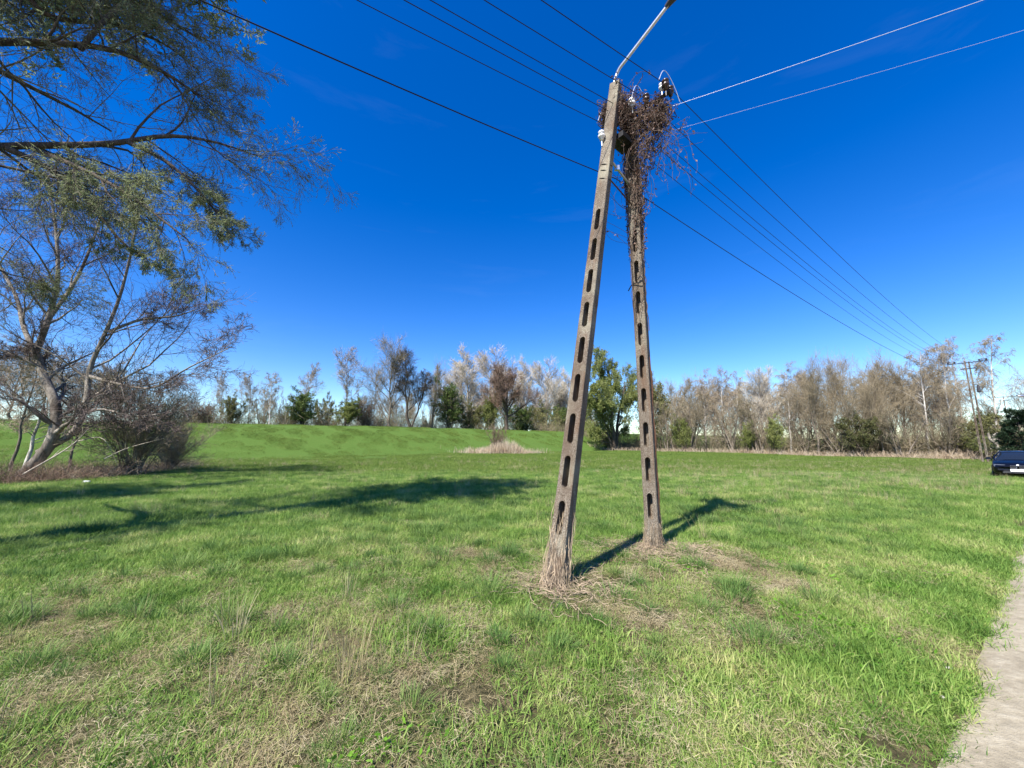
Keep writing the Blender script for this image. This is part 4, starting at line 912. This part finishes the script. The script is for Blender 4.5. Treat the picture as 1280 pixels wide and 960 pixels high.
def vine_base():
    for (Bx, F, top, nm, lab) in ((B1, F1, .135, 'root_vine', 'pale dead vine stems wrapping the foot of the front leg'), (B2, F2, .09, 'root_vine', 'mound of pale dead vine stems round the foot of the rear leg')):
        mb = MB(); n = 210 if top > .1 else 420
        for j in range(n):
            ph = rng.random()*6.28; out = .02+abs(rng.normal(0, .10 if top > .1 else .26)); hgt = top*(.1+.9*rng.random()**1.6); K = 10; P = []
            g0 = F(.012); g0 = np.array([g0[0]+math.cos(ph)*(.12+out), g0[1]+math.sin(ph)*(.12+out), 0]); g0[2] = Hs(g0[0], g0[1])+.01
            tpt = F(hgt, .13*math.cos(ph+rng.normal(0, .8)), .11*math.sin(ph+rng.normal(0, .8)))
            m1 = F(hgt*.35, .15*math.cos(ph), .13*math.sin(ph))+rng.normal(0, .03, 3)
            P = smooth_path([g0, m1, tpt], K)+rng.normal(0, .016, (K, 3)); mb.tube(P, .0014+.0042*rng.random()**2, 3, False)
        # runners on the ground
        for j in range(110 if top > .1 else 260):
            K = 14; ph = rng.random()*6.28 if rng.random() < .6 else rng.normal(-.3, .5); p = np.array([Bx[0]+rng.normal(0, .3), Bx[1]+rng.normal(0, .3)-.1]); P = []
            for k in range(K): ph += rng.normal(0, .35); p = p+np.array([math.cos(ph), math.sin(ph)])*.05; P.append([p[0], p[1], Hs(p[0], p[1])+.03+.06*math.sin(k/K*math.pi)*rng.random()+.02])
            mb.tube(P, .0016+.0022*rng.random(), 3, False)
        tag(mb.obj(nm, M['vine_pale']), lab, 'vine')
vine_base()
# ------------------------------------------------------------------ wires
far_p = at(1228, 556, 37.5)[:2]; fdir = nrm(np.array([far_p[0]-XT[0], far_p[1]-XT[1]])); flen = np.hypot(far_p[0]-XT[0], far_p[1]-XT[1]); fperp = np.array([fdir[1], -fdir[0]])
FZ = Hs(*far_p); th = R(34.5); bdir = -np.array([math.cos(th), math.sin(th)])
def wire(label, A, sl0, sag_b, Bpt, sagf, r=.0062, mat='wire', group='overhead wires'):
    """one line: from a far point behind the camera to the pole at A, and on to Bpt"""
    mb = MB(); s = np.linspace(0, 42, 40)
    P = np.stack([A[0]+bdir[0]*s, A[1]+bdir[1]*s, A[2]-sl0*s+sag_b*s*s], -1)[::-1]
    t = np.linspace(0, 1, 40)[1:, None]; P2 = A[None]*(1-t)+np.asarray(Bpt)[None]*t; P2[:, 2] -= 4*sagf*(t*(1-t))[:, 0]
    P = np.vstack([P, P2]); o0 = A.copy(); mb.tube(P-o0, r, 5); o = mb.obj('overhead_wire', M[mat], None, True); o.location = tuple(o0); return tag(o, label, 'wire', group)
def fpt(t, z): return np.array([far_p[0]+fperp[0]*t, far_p[1]+fperp[1]*t, FZ+z])
XH = 9.75
wire('topmost overhead wire, passing the lamp arm and the right end of the crossarm', hd(.90, 8.14), .15, .0022, fpt(.9, XH), 1.25)
wire('second overhead wire from the top, running left of the lamp arm', hd(.42, 8.28), .15, .0022, fpt(.35, XH), 1.25)
wire('upper one of the close pair of overhead wires', hd(.10, 8.2), .145, .0022, fpt(-.1, XH), 1.25)
wire('lower one of the close pair of overhead wires', hd(.02, 8.08), .145, .0022, fpt(-.25, XH), 1.3)
wire('overhead wire fixed to the left end of the crossarm', hd(-.36, 8.2), .15, .0022, fpt(-.9, XH), 1.25)
wire('lowest and thickest overhead cable, tied to the pole below its head', hd(-.22, 6.93), .13, .003, fpt(-.3, 8.6), 1.0, .0085)
def service(label, A, u, v, Y, r, mat):
    B_ = at(u, v, Y); d = B_-A; e = A+d*5; t = np.linspace(0, 1, 30)[:, None]; P = A*(1-t)+e*t; P[:, 2] -= (4*.35*(t*(1-t)))[:, 0]; P[:, 2] += (.35*.64*t[:, 0]/.2*0)
    mb = MB(); mb.tube(P-A, r, 5); o = mb.obj('service_wire', M[mat], None, True); o.location = tuple(A); tag(o, label, 'wire', 'service wires')
service('bright pale service wire going up to the right edge', hd(.22, 7.83, -.15), 1180, -2, 4.2, .0032, 'wire_pale')
service('thin faint service wire below the bright one on the right', hd(.40, 7.45, .05), 1280, 20, 4.6, .0018, 'wire_pale')

# ------------------------------------------------------------------ far poles
def far_pole(name, label, base, top_z, arm, leg_dir, spread, top_s=.12):
    bz = Hs(*base); root = thing(name, label, 'utility pole', (base[0], base[1], bz)); ld = np.array([*leg_dir, 0.])
    for k, s in enumerate((-1, 1)):
        a = ld*s*spread/2+Z3*-.2; t = ld*s*top_s+Z3*top_z; ax_ = t-a; Lg = np.linalg.norm(ax_); zc = ax_/Lg; xc = nrm(np.cross(ld, zc)); yc = np.cross(zc, xc)
        mb = leg_mesh(Lg, .14, .09, .11, .085, 11, 1.0, .05); v, f = mb.arrays(); v = v@np.stack([xc, yc, zc])+a
        link(bpy.data.objects.new('concrete_leg', mesh_np('concrete_leg', v, f, M['concrete'])), root)
    mb = MB(); pr_ = np.array([*arm, 0.]); mb.tube([-pr_*1.35+Z3*(top_z-.15), pr_*1.35+Z3*(top_z-.15)], .035, 4); mb.tube([-pr_*.5+Z3*(top_z-.75), pr_*.5+Z3*(top_z-.75)], .04, 4); mb.obj('crossarm', M['dark_metal'], root)
    for t in (-1.25, -.8, .8, 1.25):
        mb = MB(); mb.lathe([(0, 0), (.05, 0), (.08, .08), (.05, .12), (.07, .16), (0, .2)], pr_*t+Z3*(top_z-.1), None, 8); mb.obj('insulator', M['porcelain_dark'], root)
    return root
fp = far_pole('utility_pole', 'distant twin legged concrete pole standing in front of the birches', tuple(far_p), 10.0, fperp*1.0, nrm(fdir+fperp*.28), 1.0, .38)
fl = np.array([far_p[0]+.55, far_p[1]-.1, FZ+7.3]); l_ = thing('street_lamp', 'small dark lamp hanging beside the distant concrete pole', 'street lamp', tuple(fl))
mb = MB(); mb.tube([np.array([-.45, .1, .35]), np.array([0, 0, .3])], .02, 4); mb.obj('arm', M['dark_metal'], l_); mb = MB(); mb.lathe([(0, .3), (.08, .28), (.12, 0), (.15, -.35), (.1, -.45), (0, -.48)], (0, 0, 0), None, 10); mb.obj('lamp_head', M['lamp_body'], l_)
p5 = at(1266, 556, 62)[:2]; far_pole('utility_pole', 'farthest twin legged pole rising behind the dark pine', tuple(p5), 9.6, fperp*1.1, fdir*[1, 1], 2.6)
p6 = at(1300, 556, 45)[:2]; z6 = at(1283, 492, 45)[2]
l_ = thing('lamp_post', 'lamp post at the right edge with its grey lamp head reaching into view', 'street lamp', (p6[0], p6[1], Hs(*p6)))
mb = MB(); mb.tube([(0, 0, 0), (0, 0, z6-Hs(*p6)-.3)], .09, 8); mb.obj('post', M['concrete'], l_)
e6 = at(1277, 495, 45)-np.array([p6[0], p6[1], Hs(*p6)]); mb = MB(); mb.tube([np.array([0, 0, e6[2]-.5]), e6*[.5, .5, 0]+[0, 0, e6[2]-.1], e6], .035, 6); mb.obj('arm', M['galv'], l_, True)
mb = MB(); mb.lathe([(0, -.5), (.12, -.45), (.17, 0), (.1, .4), (0, .45)], e6, np.array(Vector(tuple(e6*[1, 1, 0]+[0, 0, .0])).to_track_quat('Z', 'Y').to_matrix()), 10); mb.obj('lamp_head', M['galv'], l_, True)

# sawn pale stump with broken limbs beside the yellow shrub
sb = at(1246, 556, 43); sbz = Hs(sb[0], sb[1]); rt = thing('broken_tree', 'pale broken dead tree with stubby limbs between the far pole and the pine', 'tree', (sb[0], sb[1], sbz))
mb = MB()
for pts in ([(0, 0, 0), (.1, 0, 1.2), (-.1, 0, 2.3)], [(-.1, 0, 1.9), (-.6, 0, 2.4), (-.7, 0, 3.1)], [(0, 0, 2.0), (.4, .1, 2.4), (.4, .1, 3.2)], [(-.1, 0, 2.2), (-.2, 0, 2.7), (.1, 0, 3.0)], [(-.7, 0, 1.5), (.3, 0, 1.35), (1.9, 0, 1.3)]):
    P, r = stem(pts, .16, .09, 8); mb.add(*tubes(P, r, 7))
mb.obj('trunk', M['bark_silver'], rt, True)

# small pale houses glimpsed behind the dike
def house(u, q, wd, dp, h, label):
    x, y = on_dike(u, q); rt = thing('small_house', label, 'house', (x, y, Hs(x, y)), R(-5)); base = 0
    mb = MB(); mb.box((0, 0, h/2), (wd, dp, h)); mb.obj('wall', M['render_wall'], rt)
    mb = MB(); ov = .4; mb.add([[-wd/2-ov, -dp/2-ov, h], [wd/2+ov, -dp/2-ov, h], [wd/2+ov, dp/2+ov, h], [-wd/2-ov, dp/2+ov, h], [-wd/2-ov, 0, h+dp*.3], [wd/2+ov, 0, h+dp*.3]], [[0, 1, 5, 4], [2, 3, 4, 5]]); mb.add([[-wd/2, -dp/2, h], [-wd/2, dp/2, h], [-wd/2, 0, h+dp*.3-.1], [wd/2, -dp/2, h], [wd/2, dp/2, h], [wd/2, 0, h+dp*.3-.1]], [[0, 2, 1], [3, 4, 5]]); mb.obj('roof', M['roof_sheet'], rt)
    n = int(wd//3)
    for i in range(n):
        cx_ = -wd/2+(i+.5)*wd/n; mb = MB(); mb.box((cx_, -dp/2-.02, h*.6), (1.1, .06, 1.2)); fr = mb.obj('window', M['white'], rt); mb = MB(); mb.box((cx_, -dp/2-.06, h*.6), (.9, .03, 1.0)); mb.obj('pane', M['house_glass'], fr)
house(690, 100, 9, 7, 6.4, 'small white house glimpsed behind the dike near the front concrete leg')
house(498, 104, 14, 8, 5.8, 'long pale building glimpsed behind the dike through the big bare trees')

# ------------------------------------------------------------------ parked car
def car():
    ang = math.atan2(.60, .80)
    root = thing('parked_car', 'dark blue saloon car parked nose on at the right edge of the field', 'car', (27.15, 21.05, Hs(27.1, 21)), ang)   # local +x = backwards from the nose
    X = [0, .06, .18, .45, .9, 1.35, 1.9, 2.8, 3.6, 4.2, 4.55, 4.68]
    W = [.70, .80, .86, .895, .905, .91, .915, .915, .91, .88, .83, .74]
    ZB = [.34, .24, .20, .19, .2, .22, .22, .22, .22, .22, .26, .4]
    ZS = [.58, .64, .70, .78, .85, .90, .93, .95, .97, .97, .93, .82]
    ZT = [.60, .68, .76, .84, .91, .96, .97, .98, 1.0, 1.03, 1.0, .86]
    rows = []
    for x_, w_, zb, zs, zt in zip(X, W, ZB, ZS, ZT):
        h = [(0, zb), (.75*w_, zb), (.97*w_, zb+.08), (w_, zb+.3*(zs-zb)), (w_, zb+.7*(zs-zb)), (.965*w_, zs), (.88*w_, zs+.65*(zt-zs)), (.55*w_, zt), (0, zt+.015)]
        full = h+[(-a, b) for a, b in h[-2:0:-1]]
        rows.append([(x_+.26*max(0, 1-x_/.9)*(abs(a)/.9)**2.2-.10*max(0, (x_-4)/.7)*(abs(a)/.9)**2, a, b) for a, b in full])
    n = len(rows[0]); V = np.array(rows).reshape(-1, 3); F = [[i*n+j, (i+1)*n+j, (i+1)*n+(j+1) % n, i*n+(j+1) % n] for i in range(len(rows)-1) for j in range(n)]
    mb = MB(); mb.add(V, F); half = len(rows[0])//2
    for e in (0, len(rows)-1):
        b = e*n; idx = [[b+i, b+i+1, b+n-i-1, b+(n-i) % n] for i in range(0, n//2)]
        mb.add(V[b:b+n], [[i, i+1, n-i-1, (n-i) % n] for i in range(1, n//2-0) if n-i-1 != i+1] or idx)
        mb.add(V[b:b+n], [[0, 1, n-1]]); mb.add(V[b:b+n], [[n//2-1, n//2, n//2+1]])
    body = mb.obj('body', M['paint'], root, True)
    G = [(1.22, .72, .96, .0), (1.40, .76, 1.06, .70), (1.95, .73, 1.36, .58), (2.3, .72, 1.43, .56), (3.1, .71, 1.42, .55), (3.7, .70, 1.28, .54), (4.15, .66, 1.03, .5)]
    rows = []
    for x_, wb_, zt, wt in G:
        wt = wt or .68; zb = .93; rows.append([(x_, -wb_-.06, zb), (x_, -(wb_*.5+wt*.5)-.04, (zb+zt)/2), (x_, -wt, zt-.03), (x_, -wt*.6, zt), (x_, 0, zt+.012), (x_, wt*.6, zt), (x_, wt, zt-.03), (x_, (wb_*.5+wt*.5)+.04, (zb+zt)/2), (x_, wb_+.06, zb)])
    V = np.array(rows).reshape(-1, 3); n = 9; F = [[i*n+j, (i+1)*n+j, (i+1)*n+j+1, i*n+j+1] for i in range(len(rows)-1) for j in range(n-1)]
    mb = MB(); mb.add(V, F); mb.obj('windows', M['car_glass'], root, True)
    mb = MB(); rr = np.array(rows); rf = rr[2:6, 2:7]+[0, 0, .012]; mb.add(rf.reshape(-1, 3), [[i*5+j, (i+1)*5+j, (i+1)*5+j+1, i*5+j+1] for i in range(3) for j in range(4)])
    mb.obj('roof', M['paint'], root, True)
    for s in (-1, 1):
        mb = MB(); mb.tube([(1.22, s*.80, .95), (1.45, s*.80, 1.10), (1.95, s*.60, 1.37), (2.3, s*.575, 1.42)], .032, 5); mb.obj('window_pillar', M['paint'], root, True); mb = MB(); mb.tube([(3.1, s*.565, 1.41), (3.7, s*.60, 1.27), (4.15, s*.72, 1.02)], .04, 5); mb.obj('window_pillar', M['paint'], root, True)
        for xw in (.88, 3.72):
            mb = MB(); prof = [(.20, -.11), (.32, -.11), (.335, -.06), (.335, .06), (.32, .11), (.20, .11)]; q = np.array(Vector((0, s, 0)).to_track_quat('Z', 'Y').to_matrix())
            wh = MB(); wh.lathe(prof, (xw, s*.82, .335), q, 20); wheel = wh.obj('tyre', M['rubber'], root, True)
            rm = MB(); rm.lathe([(0, .06), (.06, .09), (.20, .10), (.215, .05), (.2, -.1), (0, -.1)], (xw, s*.82, .335), q, 20)
            for k in range(5):
                a = k*2*math.pi/5; rm.tube([(xw, s*.925, .335), (xw+.2*math.cos(a), s*.925, .335+.2*math.sin(a))], .02, 4)
            rm.obj('rim', M['rim'], wheel)
        mb = MB(); mb.box((1.55, s*1.01, 1.02), (.12, .20, .13), taper=.8); mb.tube([(1.52, s*.9, .97), (1.55, s*.98, 1.0)], .02, 4); mb.obj('wing_mirror', M['paint'], root)
        mb = MB(); nn = 8; V = []
        for i in range(nn):
            t = i/(nn-1); yy = s*(.42+.40*t); xx = .05+.30*(abs(yy)/.9)**2.2-.035; V += [(xx, yy, .60-.0*t), (xx+.05, yy, .705+.02*t)]
        mb.add(V, [[2*i, 2*i+2, 2*i+3, 2*i+1] for i in range(nn-1)]); mb.obj('headlight', M['headlamp'], root)
        mb = MB(); mb.box((-.012, s*.15, .60), (.05, .22, .16), taper=.8); gr = mb.obj('grille', M['dark_metal'], root)
        mb = MB(); mb.tube([(-.045, s*.15-.11, .53), (-.045, s*.15+.11, .53), (-.035, s*.15+.10, .67), (-.035, s*.15-.10, .67), (-.045, s*.15-.11, .53)], .009, 4); mb.obj('surround', M['rim'], gr)
    mb = MB(); mb.box((-.045, 0, .42), (.02, .54, .13)); mb.obj('number_plate', M['white'], root)
    mb = MB(); mb.box((-.056, -.235, .42), (.004, .05, .11)); mb.obj('plate_band', simple('blue_band', (.02, .06, .35), .5), root)
    q = np.array(Vector((-1, 0, .9)).to_track_quat('Z', 'Y').to_matrix()); mb = MB(); mb.lathe([(0, .008), (.045, .006), (.048, 0), (0, -.002)], (.045, 0, .70), q, 14); bd = mb.obj('badge', M['white'], root)
    mb = MB(); mb.box((.16, 0, .33), (.40, 1.1, .12), taper=.9); mb.obj('lower_intake', M['dark_metal'], root)
    mb = MB(); mb.box((1.56, -.50, 1.135), (.02, .10, .16), np.array(Matrix.Rotation(R(-58), 3, 'Y').transposed())); mb.obj('windscreen_sticker', M['white'], root)
car()
# a few stones at the track edge
for i, (u, v, lab) in enumerate([(1186, 833, 'flat pale stone in the verge grass beside the dirt track'), (1178, 868, 'small pale stone nearer the camera beside the dirt track')]):
    r = ray(u, v); t = -CAMZ/r[2]; x, y = r[0]*t, r[1]*t; mb = MB(); n = 8
    pr_ = [(0, -.01), (.05, -.005), (.055, .012), (.03, .025), (0, .027)]; mb.lathe(np.array(pr_)*(.42-.1*i), (0, 0, 0), np.diag([1.2, .7, 1.]), 9)
    v_, f_ = mb.arrays(); v_ = v_+rng.normal(0, .0025, v_.shape); o = link(bpy.data.objects.new('stone', mesh_np('stone', v_, f_, M['stone'], True))); o.location = (x, y, Hs(x, y)+.03); o.rotation_euler = (0, 0, i*1.3); tag(o, lab, 'stone', 'verge stones')
